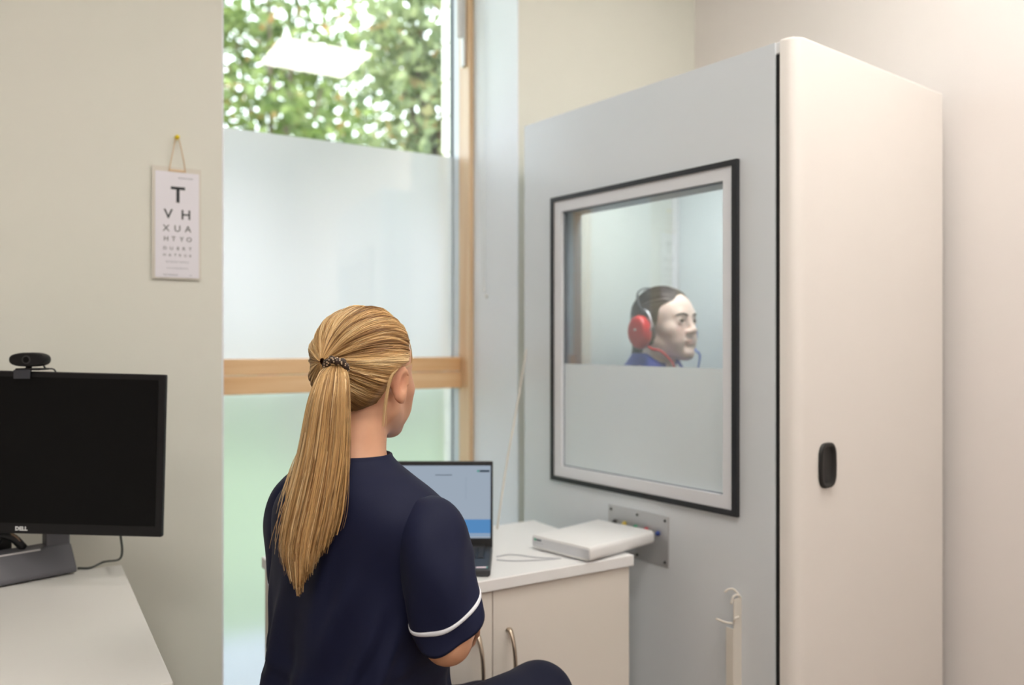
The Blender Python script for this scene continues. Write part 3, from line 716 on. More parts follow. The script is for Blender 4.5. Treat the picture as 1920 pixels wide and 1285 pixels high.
# ================================================================== PEOPLE: signed-distance bodies
def s_cone(a, b, r1, r2):
    a = np.array(a, float); b = np.array(b, float); ba = b - a; bb = ba @ ba
    def f(P):
        h = np.clip(((P - a) @ ba) / bb, 0, 1)
        return np.linalg.norm(P - a - h[:, None] * ba, axis=1) - (r1 + (r2 - r1) * h)
    return f
def s_ell(c, r, R=None):
    c = np.array(c, float); r = np.array(r, float)
    def f(P):
        q = P - c
        if R is not None: q = q @ R
        k0 = np.linalg.norm(q / r, axis=1); k1 = np.linalg.norm(q / (r * r), axis=1)
        return np.where(k1 > 1e-9, k0 * (k0 - 1.0) / np.maximum(k1, 1e-9), -r.min())
    return f
def rotz(a): c, s = math.cos(a), math.sin(a); return np.array([[c, -s, 0], [s, c, 0], [0, 0, 1.0]])
def rotx(a): c, s = math.cos(a), math.sin(a); return np.array([[1.0, 0, 0], [0, c, -s], [0, s, c]])
def roty(a): c, s = math.cos(a), math.sin(a); return np.array([[c, 0, s], [0, 1.0, 0], [-s, 0, c]])
def moved(ops, o, R):
    """ops given in a local frame -> same ops placed at o with rotation R (columns = local axes)"""
    o = np.array(o, float)
    return [(sg, (lambda P, f=f: f((P - o) @ R)), k) for sg, f, k in ops]
def sdf_mesh(ops, lo, hi, h, B=8):
    lo = np.array(lo, float); n = np.ceil((np.array(hi) - lo) / (h * B)).astype(int)
    I = np.stack(np.meshgrid(*[np.arange(k) for k in n], indexing='ij'), -1).reshape(-1, 3)
    Cn = lo + (I + 0.5) * h * B; rad = h * B * 0.87
    prim = [f(Cn) for _, f, _ in ops]
    D = np.full(len(Cn), 9.0)
    for (sg, f, k), d in zip(ops, prim):
        if sg > 0: hh = np.maximum(k - np.abs(D - d), 0); D = np.minimum(D, d) - hh * hh / (4 * k)
        else: hh = np.maximum(k - np.abs(D + d), 0); D = np.maximum(D, -d) + hh * hh / (4 * k)
    keep = np.abs(D) < rad * 1.5 + 0.008
    I = I[keep]; prim = [d[keep] for d in prim]; nb = len(I)
    g = np.arange(B + 1); G = np.stack(np.meshgrid(g, g, g, indexing='ij'), -1).reshape(-1, 3)
    M = len(G)
    Pts = lo + (I[:, None, :] * B + G[None]) * h
    D = np.full((nb, M), 9.0, np.float32)
    for (sg, f, k), d0 in zip(ops, prim):
        ix = np.where(d0 < rad * 1.6 + 0.03 + k)[0]
        if not len(ix): continue
        d = f(Pts[ix].reshape(-1, 3)).reshape(len(ix), M); c = D[ix]
        if sg > 0: hh = np.maximum(k - np.abs(c - d), 0); D[ix] = np.minimum(c, d) - hh * hh / (4 * k)
        else: hh = np.maximum(k - np.abs(c + d), 0); D[ix] = np.maximum(c, -d) + hh * hh / (4 * k)
    D = D.reshape(nb, B + 1, B + 1, B + 1); D[D == 0] = 1e-6
    ng = n * B + 2
    def key(c): return (c[:, 0] * ng[1] + c[:, 1]) * ng[2] + c[:, 2]
    S = D < 0
    cs = S[:, :-1, :-1, :-1].astype(np.int8)
    tot = sum(S[:, a:B + a, b:B + b, c:B + c].astype(np.int8) for a in (0, 1) for b in (0, 1) for c in (0, 1))
    bi, x, y, z = np.where((tot > 0) & (tot < 8))
    cell = I[bi] * B + np.stack([x, y, z], 1)
    acc = np.zeros((len(bi), 3)); cnt = np.zeros(len(bi))
    cor = [(a, b, c) for a in (0, 1) for b in (0, 1) for c in (0, 1)]
    val = {c: D[bi, x + c[0], y + c[1], z + c[2]] for c in cor}
    for c in cor:
        for ax in range(3):
            if c[ax] == 0:
                e = list(c); e[ax] = 1; e = tuple(e)
                v0, v1 = val[c], val[e]; m = (v0 < 0) != (v1 < 0)
                t = np.where(m, v0 / np.where(m, v0 - v1, 1), 0)
                p = np.tile(np.array(c, float), (len(bi), 1)); p[:, ax] += t
                acc[m] += p[m]; cnt[m] += 1
    V = lo + (cell + acc / cnt[:, None]) * h
    K = key(cell); od = np.argsort(K); Ks = K[od]
    quads = []
    for ax in range(3):
        o1, o2 = [(1, 2), (2, 0), (0, 1)][ax]
        sl0 = S[:, :B, :B, :B]; idx = [slice(0, B)] * 3; idx[ax] = slice(1, B + 1)
        sl1 = S[(slice(None),) + tuple(idx)]
        b2, x, y, z = np.where(sl0 != sl1)
        c0 = I[b2] * B + np.stack([x, y, z], 1); inside = sl0[b2, x, y, z]
        def find(da, db):
            c = c0.copy(); c[:, o1] -= da; c[:, o2] -= db
            k = key(c); j = np.searchsorted(Ks, k); j = np.clip(j, 0, len(Ks) - 1)
            return np.where(Ks[j] == k, od[j], -1)
        q = np.stack([find(1, 1), find(0, 1), find(0, 0), find(1, 0)], 1)
        q[~inside] = q[~inside][:, ::-1]
        quads.append(q[(q >= 0).all(1)])
    return V, np.vstack(quads)

def head_ops(ears=True):
    o = [(1, s_ell((0, -.012, .026), (.074, .094, .084)), .01),
         (1, s_ell((0, .034, .036), (.060, .056, .058)), .03),
         (1, s_ell((0, .030, -.030), (.056, .056, .070)), .03)]
    for s in (-1, 1):
        o += [(1, s_cone((s * .047, -.004, -.052), (s * .014, .062, -.092), .019, .018), .025),
              (1, s_ell((s * .040, .056, -.022), (.021, .022, .020)), .022),
              (1, s_ell((s * .030, .062, -.055), (.020, .022, .024)), .022)]
    o += [(1, s_ell((0, .076, -.094), (.019, .016, .016)), .018),
          (1, s_cone((-.030, .077, .024), (.030, .077, .024), .012, .012), .018)]
    for s in (-1, 1):
        o += [(-1, s_ell((s * .030, .101, .005), (.017, .013, .010)), .012)]
    o += [(1, s_cone((0, .089, .014), (0, .103, -.022), .0065, .0082), .012),
          (1, s_ell((0, .1045, -.0265), (.0105, .0105, .0088)), .008)]
    for s in (-1, 1):
        o += [(1, s_ell((s * .0112, .096, -.030), (.0075, .010, .0075)), .006),
              (1, s_ell((s * .0305, .0755, .004), (.0155, .0145, .0125)), .006),
              (-1, s_ell((s * .0305, .0905, .003), (.0115, .006, .0040)), .003)]
    o += [(1, s_ell((0, .089, -.056), (.020, .0085, .0050)), .006), (1, s_ell((0, .0885, -.0645), (.017, .0085, .0055)), .006),
          (-1, s_ell((0, .0985, -.0603), (.020, .004, .0012)), .003)]
    if ears:
        for s in (-1, 1):
            R = rotz(-s * math.radians(32)) @ rotx(math.radians(-10))
            c = np.array([s * .0800, -.016, -.004])
            o += [(1, s_ell(c, (.0055, .0165, .032), R), .008),
                  (1, s_ell(c + [s * .001, .002, -.026], (.005, .009, .010)), .008),
                  (-1, s_ell(c + [s * .0075, .003, .002], (.0055, .0085, .017), R), .004)]
    return o
def hand_ops(w, d, n, th_side):
    """w wrist, d finger direction, n palm normal (back of hand), th_side = vector toward the thumb side"""
    w, d, n, t = (np.array(q, float) for q in (w, d, n, th_side))
    d /= np.linalg.norm(d); t -= d * (t @ d); t /= np.linalg.norm(t); n -= d * (n @ d) + t * (n @ t); n /= np.linalg.norm(n)
    R = np.stack([t, d, n], 1)
    o = [(1, s_ell(w + d * .045, (.038, .052, .014), R), .015)]
    for j, (off, L) in enumerate(((.028, .066), (.009, .076), (-.010, .070), (-.028, .054))):
        b = w + d * (.084 - abs(off) * .15) + t * off
        k1 = b + d * L * .45 - n * .008; k2 = k1 + d * L * .33 - n * .018; k3 = k2 + d * L * .16 - n * .020
        o += [(1, s_cone(b, k1, .0092, .0085), .006), (1, s_cone(k1, k2, .0085, .0078), .004), (1, s_cone(k2, k3, .0078, .0068), .004)]
    b = w + d * .028 + t * .030; k1 = b + d * .026 + t * .020 - n * .006; k2 = k1 + d * .028 + t * .002 - n * .008
    o += [(1, s_cone(b, k1, .0125, .0100), .010), (1, s_cone(k1, k2, .0100, .0082), .004)]
    return o
SH = 0.150
def body_ops(head_o, head_R, elbow, wrist, knees, ankles, hand_d):
    o = [(1, s_ell((0, -.01, .57), (.138, .100, .100)), .05), (1, s_ell((0, 0, .75), (.115, .085, .16)), .08), (1, s_ell((0, 0.005, .93), (.135, .088, .14)), .06)]
    for s in (-1, 1):
        o += [(1, s_cone((0, -.03, 1.05), (s * .09, -.012, 1.0), .034, .028), .03), (1, s_ell((s * .06, .07, .93), (.055, .04, .05)), .04),
              (1, s_cone((s * .08, -.03, .550), knees[s], .076, .054), .04), (1, s_cone(knees[s], ankles[s], .051, .034), .02),
              (1, s_cone(np.array(ankles[s]) + [0, -.03, -.045], np.array(ankles[s]) + [0, .14, -.055], .034, .024), .03)]
    o += [(1, s_cone((0, -.028, 1.03), np.array(head_o) + head_R @ np.array([0, -.022, -.05]), .058, .049), .03)]
    o += moved(head_ops(), head_o, head_R)
    for s in (-1, 1):
        e, w = np.array(elbow[s], float), np.array(wrist[s], float)
        m = e + (w - e) * .3
        o += [(1, s_cone((s * SH, 0, .955), e, .044, .036), .02), (1, s_cone(e, m, .037, .039), .012), (1, s_cone(m, w, .038, .025), .012)]
        d = np.array(hand_d[s], float)
        o += hand_ops(w, d, (0, 0.2, 1), (s * -1.0, 0.1, 0.5))
    return o
def skin_mat(name, rgb, sss=0.12):
    m, nt, out = new_mat(name); N, L = nt.nodes, nt.links
    b = N.new('ShaderNodeBsdfPrincipled'); L.new(b.outputs[0], out.inputs[0])
    at = N.new('ShaderNodeAttribute'); at.attribute_name = 'tint'
    nz = N.new('ShaderNodeTexNoise'); nz.inputs['Scale'].default_value = 60; tc = N.new('ShaderNodeTexCoord'); L.new(tc.outputs['Object'], nz.inputs['Vector'])
    mr = N.new('ShaderNodeMapRange'); mr.inputs['To Min'].default_value = 0.94; mr.inputs['To Max'].default_value = 1.04; L.new(nz.outputs['Fac'], mr.inputs['Value'])
    mx = N.new('ShaderNodeVectorMath'); mx.operation = 'SCALE'; L.new(at.outputs['Color'], mx.inputs[0]); L.new(mr.outputs[0], mx.inputs['Scale'])
    L.new(mx.outputs[0], b.inputs['Base Color']); b.inputs['Roughness'].default_value = 0.48
    b.inputs['Subsurface Weight'].default_value = sss; b.inputs['Subsurface Radius'].default_value = (0.012, 0.005, 0.003); b.inputs['Subsurface Scale'].default_value = 0.6
    return m
def set_tint(o, C):
    a = o.data.color_attributes.new('tint', 'FLOAT_COLOR', 'POINT')
    a.data.foreach_set('color', np.column_stack([C, np.ones(len(C))]).astype(np.float32).ravel())
def sm(x, a, b): t = np.clip((x - a) / (b - a), 0, 1); return t * t * (3 - 2 * t)
def skin_tint(V, head_o, head_R, base, lip, blush):
    L = (V - np.array(head_o)) @ head_R
    C = np.tile(np.array(base), (len(V), 1))
    def blend(w, c): nonlocal C; C = C * (1 - w[:, None]) + np.array(c) * w[:, None]
    for s in (-1, 1):
        blend(0.45 * np.exp(-((L[:, 0] - s * .042) ** 2 / .018 ** 2 + (L[:, 2] + .03) ** 2 / .018 ** 2)) * (L[:, 1] > .02), blush)
        blend(0.35 * np.exp(-((L[:, 0] - s * .078) ** 2 / .008 ** 2 + (L[:, 2]) ** 2 / .04 ** 2 + (L[:, 1] + .016) ** 2 / .03 ** 2)), blush)
    lipw = sm(-np.abs(L[:, 0]), -.023, -.018) * sm(-np.abs(L[:, 2] + .0605), -.0095, -.0062) * (L[:, 1] > .085)
    blend(lipw * 0.6, lip)
    blend(0.7 * np.exp(-((L[:, 2] + .0603) / .0016) ** 2) * (np.abs(L[:, 0]) < .021) * (L[:, 1] > .08), tuple(q * 0.6 for q in lip))
    return C
class PN:
    """periodic smooth 1-D noise"""
    def __init__(s, n, seed): s.n = n; s.v = np.random.default_rng(seed).uniform(-1, 1, n)
    def __call__(s, x):
        x = np.asarray(x, float) * s.n; i = np.floor(x).astype(int); f = x - i; f = f * f * (3 - 2 * f)
        return s.v[i % s.n] * (1 - f) + s.v[(i + 1) % s.n] * f
def hair_mat(name, rough=0.42):
    m, nt, out = new_mat(name); N, L = nt.nodes, nt.links
    b = N.new('ShaderNodeBsdfPrincipled'); L.new(b.outputs[0], out.inputs[0])
    at = N.new('ShaderNodeAttribute'); at.attribute_name = 'tint'
    nz = N.new('ShaderNodeTexNoise'); nz.inputs['Scale'].default_value = 90; tc = N.new('ShaderNodeTexCoord'); L.new(tc.outputs['Object'], nz.inputs['Vector'])
    mr = N.new('ShaderNodeMapRange'); mr.inputs['To Min'].default_value = 0.85; mr.inputs['To Max'].default_value = 1.1; L.new(nz.outputs['Fac'], mr.inputs['Value'])
    mx = N.new('ShaderNodeVectorMath'); mx.operation = 'SCALE'; L.new(at.outputs['Color'], mx.inputs[0]); L.new(mr.outputs[0], mx.inputs['Scale'])
    L.new(mx.outputs[0], b.inputs['Base Color']); b.inputs['Roughness'].default_value = rough; b.inputs['Specular IOR Level'].default_value = 0.45
    return m
HAIRLINE_A = [0, 25, 50, 68, 82, 97, 112, 135, 180]
HAIRLINE_PA = [0, 25, 46, 56, 64, 74, 97, 112, 135, 180]
HAIRLINE_P = [.060, .060, .057, .044, .014, -.012, -.012, -.020, -.045, -.064]
HAIRLINE_Z = [.076, .074, .056, .030, .026, .020, .004, -.040, -.064]
SK_C = np.array([0, -.012, .026]); SK_R = np.array([.074, .094, .084])
def hair_cap(head_o, head_R, tie, dark, mid, light, seed, thick=0.012, groove=1.0, strands=1400, line_shift=0.0, crown=0.006, strand_r=0.00055, hline=HAIRLINE_Z, root_shade=0.0, hla=HAIRLINE_A):
    """combed-back hair: a grooved shell whose grooves run from the hairline to the tie, plus single strands.
    returns (V, F, C) shell, (V, F, C) strands in person-local coordinates and the local tie point"""
    rg = np.random.default_rng(seed)
    t = (np.array(tie) - SK_C) / SK_R; t /= np.linalg.norm(t)
    e1 = np.cross(t, [1.0, 0, 0]); e1 /= np.linalg.norm(e1); e2 = np.cross(t, e1)
    NP, NS = 840, 84
    psi = np.linspace(0, 2 * np.pi, NP, endpoint=False)
    def dirs(ps, s): return np.cos(s)[..., None] * t + np.sin(s)[..., None] * (np.cos(ps)[..., None] * e1 + np.sin(ps)[..., None] * e2)
    def inside(d):
        p = SK_C + SK_R * d; al = np.degrees(np.abs(np.arctan2(p[..., 0], p[..., 1])))
        return p[..., 2] > np.interp(al, hla, hline) + line_shift
    sc = np.linspace(0.02, 3.0, 260)
    ok = inside(dirs(psi[:, None] + 0 * sc[None], sc[None] + 0 * psi[:, None]))
    first_bad = np.where(ok.all(1), len(sc) - 1, np.argmin(ok, 1)); smax = sc[np.maximum(first_bad - 1, 3)]
    kf = np.exp(-np.linspace(-2, 2, 15) ** 2); kf /= kf.sum(); smax = np.convolve(np.concatenate([smax[-7:], smax, smax[:7]]), kf, 'valid')
    n1, n2, n3, n4 = PN(26, seed), PN(70, seed + 1), PN(190, seed + 2), PN(400, seed + 3)
    def radial(ps, s, smx):
        """thickness of hair over the scalp"""
        u = ps / (2 * np.pi); fr = s / smx
        w = u + 0.010 * np.sin(3.1 * s + 5 * u * 2 * np.pi) 
        g = 0.0024 * n1(w) + 0.0016 * n2(w + .02 * fr) + 0.0009 * n3(w + .004 * np.sin(4 * fr)) 
        edge = sm(smx - s, 0.0, 0.34)
        d = dirs(ps, s); top = np.clip(d[..., 2], 0, 1)
        off = 0.0022 + (thick + crown * top) * edge + 0.006 * np.exp(-(s / 0.22) ** 2)
        return off + groove * g * np.clip(edge * 1.3, 0.15, 1) * np.clip(s / 0.12, 0.25, 1)
    def pos(ps, s, smx, extra=0.0):
        d = dirs(ps, s); p = SK_R * d; nrm = d / SK_R; nrm /= np.linalg.norm(nrm, axis=-1)[..., None]
        return SK_C + p + nrm * (radial(ps, s, smx) + extra)[..., None]
    def colour(ps, s, smx, jit=0.0):
        u = ps / (2 * np.pi); fr = s / smx
        w = u + 0.010 * np.sin(3.1 * s + 5 * u * 2 * np.pi)
        k = 0.5 + 0.28 * n1(w + .31) + 0.26 * n2(w + .17 + .03 * fr) + 0.24 * n3(w + .5) + 0.12 * n4(w) + jit
        k = np.clip(k, 0, 1)[..., None]
        zl = (SK_C + SK_R * dirs(ps, s))[..., 2]
        rw = (root_shade * (1 - sm(zl, -.050, .022)) * sm(fr, .25, .9))[..., None]  # dark roots plus nape shade put into the hair colour, near the hairline
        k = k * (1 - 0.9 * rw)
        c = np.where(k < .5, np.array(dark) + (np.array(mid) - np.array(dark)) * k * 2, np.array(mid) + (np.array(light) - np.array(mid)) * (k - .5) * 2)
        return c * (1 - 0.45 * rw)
    sg = np.linspace(0.03, 1.0, NS)
    S = smax[:, None] * sg[None]; PSI = np.repeat(psi[:, None], NS, 1); SM = np.repeat(smax[:, None], NS, 1)
    V = pos(PSI, S, SM).reshape(-1, 3); C = colour(PSI, S, SM).reshape(-1, 3)
    i, j = np.meshgrid(np.arange(NP), np.arange(NS - 1), indexing='ij'); i2 = (i + 1) % NP
    Q = np.stack([i * NS + j, i2 * NS + j, i2 * NS + j + 1, i * NS + j + 1], -1).reshape(-1, 4)
    # single strands
    m = 16; ps0 = rg.uniform(0, 2 * np.pi, strands); sx = np.interp(ps0, psi, smax, period=2 * np.pi)
    a0 = rg.uniform(0.55, 1.0, strands); a1 = rg.uniform(0.03, 0.35, strands)
    f = np.linspace(0, 1, m)[None]
    s_ = sx[:, None] * (a0[:, None] * (1 - f) + a1[:, None] * f); ps_ = ps0[:, None] + rg.normal(0, .02, strands)[:, None] * np.sin(np.pi * f)
    lift = (rg.uniform(0.0002, 0.0022, strands))[:, None] * np.sin(np.pi * f) 
    P = pos(ps_, s_, np.repeat(sx[:, None], m, 1), lift)
    SC = colour(ps_, s_, np.repeat(sx[:, None], m, 1), rg.normal(0, .25, strands)[:, None])
    SV, SQ, SCc = strand_mesh(P, np.full(strands, strand_r), SC)
    def out(X): return np.array(head_o) + X @ head_R.T
    tp = pos(np.array([0.0]), np.array([0.001]), np.array([1.0]))[0]
    return (out(V), Q, C), (out(SV), SQ, SCc), out(tp[None])[0]
def strand_mesh(P, r, C, taper=True):
    """P (n,m,3) paths -> three-sided tapered prisms; C (n,m,3) colours"""
    n, m, _ = P.shape
    T = np.gradient(P, axis=1); T /= np.maximum(np.linalg.norm(T, axis=2), 1e-9)[..., None]
    ref = np.array([0.31, 0.53, 0.79]); A = np.cross(T, ref); A /= np.maximum(np.linalg.norm(A, axis=2), 1e-9)[..., None]; Bv = np.cross(T, A)
    f = np.linspace(0, 1, m); tp = (0.25 + 0.75 * np.sin(np.pi * np.clip(f * .9 + .08, 0, 1)) ** 0.6) if taper else np.ones(m)
    R = r[:, None] * tp[None]
    V = np.stack([P + R[..., None] * (math.cos(q) * A + math.sin(q) * Bv) for q in (0, 2.094, 4.189)], 2)
    C3 = np.repeat(C[:, :, None, :], 3, 2)
    b = np.arange(n)[:, None, None] * m * 3 + np.arange(m - 1)[None, :, None] * 3; k = np.arange(3)[None, None]; k2 = (k + 1) % 3
    Q = np.stack([b + k, b + k2, b + 3 + k2, b + 3 + k], -1).reshape(-1, 4)
    return V.reshape(-1, 3), Q, C3.reshape(-1, 3)
def L3(rgb): return np.array(lin(rgb)[:3])

# ------------------------------------------------------------------ clothing
def tunic(parent, m, name, secs, folds, elbow, seed, sleeve_hem, sleeve_r, m_pipe=None, sleeves=(-1, 1), hem_tilt=38.0, arm_x=1.0):
    NT, NR = 160, 120
    S = spline(secs, NR); th = np.linspace(0, 2 * np.pi, NT, endpoint=False)
    n1, n2 = PN(9, seed), PN(21, seed + 5)
    rings = []
    for z, cy, ax, yf, yb, ex in S:
        c, s = np.cos(th), np.sin(th)
        x = ax * np.sign(c) * np.abs(c) ** ex; y = np.where(s > 0, yf, yb) * np.sign(s) * np.abs(s) ** ex
        d = folds(th, z)
        rr = np.hypot(x, y) + 1e-6
        rings.append(np.column_stack([x * (1 + d / rr), cy + y * (1 + d / rr), np.full(NT, z)]))
    V, Fc = loft(rings[::-1])
    t = raw(name, V, Fc, m, parent)
    for s in sleeves:
        e = np.array(elbow[s], float); hemc = np.array(sleeve_hem[s], float)
        up = .022 if s < 0 else 0.0
        ctrl = [(s * .090, 0.0, .955 + up, .030, .028), (s * .125, -.001, .964 + up, .048, .048), (s * (.158 if s > 0 else .146), -.006, .964 + up, .060, .060),
                (s * (.180 if s > 0 else .156), -.012, .925 + up, .068, .058), tuple(hemc * .5 + np.array([s * (.180 if s > 0 else .156), -.012, .925 + up]) * .5) + (.067, .056), tuple(hemc) + (sleeve_r[0], sleeve_r[1])]
        ctrl = [(q[0] * arm_x,) + tuple(q[1:]) for q in ctrl]
        Pc = spline(ctrl, 60); rings = []; N_ = 60
        tilt = math.radians(hem_tilt); thh = np.linspace(0, 2 * np.pi, 72, endpoint=False)
        for i in range(N_):
            p = Pc[i, :3]; tg = Pc[min(i + 1, N_ - 1), :3] - Pc[max(i - 1, 0), :3]; tg /= np.linalg.norm(tg)
            f = i / (N_ - 1)
            td = np.array([0, math.sin(tilt), -math.cos(tilt)]) ; w = sm(np.array([f]), .45, 1.0)[0]
            tg = tg * (1 - w) + td * w; tg /= np.linalg.norm(tg)
            fy = np.array([0, 1.0, 0]); fy -= tg * (fy @ tg); fy /= np.linalg.norm(fy); fx = np.cross(fy, tg)
            puff = 0.0035 * np.sin(thh * 7 + 2.0) * math.exp(-((f - .22) / .1) ** 2)
            wr = 0.0030 * np.sin(3 * thh + 9 * f + seed) * (0.3 + f) + 0.0022 * np.sin(5 * thh - 14 * f) * f
            a_, b_ = Pc[i, 3], Pc[i, 4]
            rings.append(p + np.outer((b_ + puff + wr) * np.cos(thh), fx) + np.outer((a_ + puff + wr) * np.sin(thh), fy))
        last = rings[-1]; cen = last.mean(0)
        rings.append(cen + (last - cen) * .955 ); rings.append(cen + (rings[-4] - cen) * .93)
        V, Fc = loft(rings); sl = raw('sleeve', V, Fc, m, t)
        if m_pipe is not None:
            k = 52; pr_ = []
            for dk, sc_ in ((-.75, 1.002), (-.55, 1.022), (0.35, 1.022), (0.55, 1.002)):
                i0 = int(k + dk); fr_ = (k + dk) - i0; rg_ = rings[i0] * (1 - fr_) + rings[i0 + 1] * fr_; c_ = rg_.mean(0); pr_.append(c_ + (rg_ - c_) * sc_)
            raw('piping', *loft(pr_), m_pipe, t)
    return t
def trousers(parent, m, knees, ankles, fat=0.012, h=0.006):
    o = [(1, s_ell((0, -.02, .570), (.150, .128, .105)), .05)]
    for s in (-1, 1):
        kn, an = np.array(knees[s]), np.array(ankles[s])
        o += [(1, s_cone((s * .080, -.03, .550), kn, .080 + fat * .3, .058 + fat), .04), (1, s_cone(kn, an + [0, 0, .03], .056 + fat, .052 + fat), .02)]
    V, Q = sdf_mesh(o, (-.45, -.35, 0), (.45, .75, .8), h)
    return raw_np('trousers', V, Q, m, parent)
def shoes(parent, m, ankles):
    for s in (-1, 1):
        a = np.array(ankles[s])
        o = [(1, s_cone(a + [0, -.03, -.042], a + [0, .15, -.052], .042, .034), .02), (1, s_cone(a + [0, 0, 0], a + [0, 0, -.04], .042, .044), .03), (-1, s_cone(a + [0, 0, -.5], a + [0, .2, -.5], .398, .398), .004)]
        V, Q = sdf_mesh(o, a + [-.12, -.16, -.14], a + [.12, .28, .06], .005)
        raw_np('shoe', V, Q, m, parent)

# ================================================================== CLINICIAN (seated, seen from behind)
m_skin1 = skin_mat('fair_skin', None); m_skin2 = skin_mat('pale_skin', None)
WH = math.radians(66.0)
WO = cam_pt(-.265, 1.44, 0)
pw = thing('person', 'seated person in navy tunic with a long blonde ponytail, seen from behind', 'person', WO, -WH)
wI = (Matrix.Translation(WO) @ Matrix.Rotation(-WH, 4, 'Z')).inverted()
def wl_(p): return np.array(wI @ Vector(p))
w_ho = np.array([-.015, .026, 1.213]); w_hR = rotz(math.radians(12)) @ rotx(math.radians(2))
w_el = {1: (.220, -.030, .808), -1: (-.164, 0.0, .812)}
w_wr = {1: (.058, .195, .765), -1: (-.085, .215, .755)}
w_kn = {1: (.135, .363, .553), -1: (-.020, .374, .470)}
w_an = {1: (.140, .355, .095), -1: (-.018, .300, .095)}
ops = body_ops(w_ho, w_hR, w_el, w_wr, w_kn, w_an, {1: (-.35, .8, -.50), -1: (.3, .8, -.50)})
V, Q = sdf_mesh(ops, (-.42, -.32, -.02), (.42, .62, 1.40), 0.0032)
body = raw_np('body', V, Q, m_skin1, pw)
set_tint(body, skin_tint(V, w_ho, w_hR, L3((216, 164, 132)), L3((190, 110, 104)), L3((212, 118, 96))))
# hair
TIE = np.array([-.006, -.108, .036])
D_, M_, G_ = L3((138, 98, 56)), L3((216, 174, 116)), L3((248, 220, 170))
m_hair = hair_mat('blonde_hair')
cap, sts, tie_p = hair_cap(w_ho, w_hR, TIE, D_, M_, G_, 11, thick=0.008, groove=1.0, crown=0.013, root_shade=1.0)
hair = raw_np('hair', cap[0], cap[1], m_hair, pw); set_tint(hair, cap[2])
o = raw_np('hair_strands', sts[0], sts[1], m_hair, hair); set_tint(o, sts[2]); tag(o, kind='stuff')
tw = lambda u, v, d: wl_(at_depth(u, v, d))
# ponytail: (v, left u, right u, depth)
PT = [(684, 616, 642, 1.338), (696, 602, 650, 1.326), (718, 590, 655, 1.318), (760, 577, 656, 1.314), (850, 561, 652, 1.312), (950, 539, 637, 1.308), (1000, 530, 625, 1.305), (1040, 527, 614, 1.303), (1080, 535, 603, 1.302), (1120, 545, 588, 1.302)]
PTs = spline(PT, 200)
def pt_at(v, ox, oy):
    row = np.array([np.interp(v, PTs[:, 0], PTs[:, k]) for k in (1, 2, 3)])
    th = 0.010 + 0.012 * min(1, max(0, (v - 684) / 60.0)) * (1 - 0.5 * max(0, (v - 950) / 170.0))
    return tw((row[0] + row[1]) / 2 + ox * (row[1] - row[0]) / 2, v, row[2] + oy * th)
rg = np.random.default_rng(5)
def tail(n, r, seed, jit, rim):
    rg = np.random.default_rng(seed); m = 26; P = np.zeros((n, m, 3)); Cc = np.zeros((n, m, 3))
    for i in range(n):
        a = rg.uniform(0, 2 * np.pi); q = rg.uniform(rim, 1) ** 0.5
        ox, oy = q * math.cos(a), q * math.sin(a)
        end = np.interp(ox, [-1, -.7, -.35, 0, .4, .75, 1], [1010, 1070, 1108, 1085, 1055, 1020, 980]) - abs(rg.normal(0, 26)) + 12
        end = min(end, 1120); ph = rg.uniform(0, 6.3); am = rg.normal(0, jit)
        ks = np.clip(0.42 + 0.30 * rg.normal(), 0, 1)
        c = D_ + (M_ - D_) * ks * 2 if ks < .5 else M_ + (G_ - M_) * (ks - .5) * 2
        sway = rg.normal(0, .05)
        for j in range(m):
            f = j / (m - 1); v = 686 + (end - 686) * f
            o2 = ox + am * math.sin(3.2 * f + ph) * f + sway * f * f
            P[i, j] = pt_at(v, o2, oy); Cc[i, j] = c * (1 - 0.06 * math.sin(5 * f + ph))
    return strand_mesh(P, np.full(n, r) * rg.uniform(.6, 1.3, n), Cc)
V, Q, C = tail(520, 0.0024, 21, .12, 0.0)
pony = raw_np('ponytail', V, Q, m_hair, hair); set_tint(pony, C); tag(pony, kind='stuff')
V, Q, C = tail(2200, 0.0006, 22, .14, 0.7)
o = raw_np('ponytail_strands', V, Q, m_hair, hair); set_tint(o, C); tag(o, kind='stuff')
# loose locks: by the ear, wisps left of the ponytail
def lock(pts, n, r, spread, seed):
    rg = np.random.default_rng(seed); base = spline([tuple(tw(*p)) for p in pts], 18); P = np.zeros((n, 18, 3))
    for i in range(n):
        off = rg.normal(0, spread, 3); g = rg.normal(0, spread * 2, 3)
        P[i] = base + off + np.linspace(0, 1, 18)[:, None] ** 2 * g
    k = rg.uniform(.3, .9, n)[:, None, None]
    return strand_mesh(P, np.full(n, r), M_ + (G_ - M_) * np.repeat(k, 18, 1))
lk = [lock([(746, 692, 1.405), (735, 705, 1.395), (727, 735, 1.39), (722, 770, 1.39), (720, 800, 1.39)], 10, .0006, .0009, 1),
      lock([(560, 850, 1.33), (548, 880, 1.33), (540, 915, 1.33), (537, 945, 1.33)], 9, .0005, .003, 2),
      lock([(565, 860, 1.32), (546, 890, 1.32), (534, 925, 1.32), (528, 960, 1.32)], 6, .0004, .004, 3),
      lock([(768, 640, 1.44), (772, 662, 1.445), (771, 682, 1.45), (758, 690, 1.43)], 5, .0004, .0008, 4)]
off = 0; Vs, Qs, Cs = [], [], []
for v, q, c in lk: Vs.append(v); Qs.append(q + off); Cs.append(c); off += len(v)
o = raw_np('loose_strands', np.vstack(Vs), np.vstack(Qs), m_hair, hair); set_tint(o, np.vstack(Cs)); tag(o, kind='stuff')
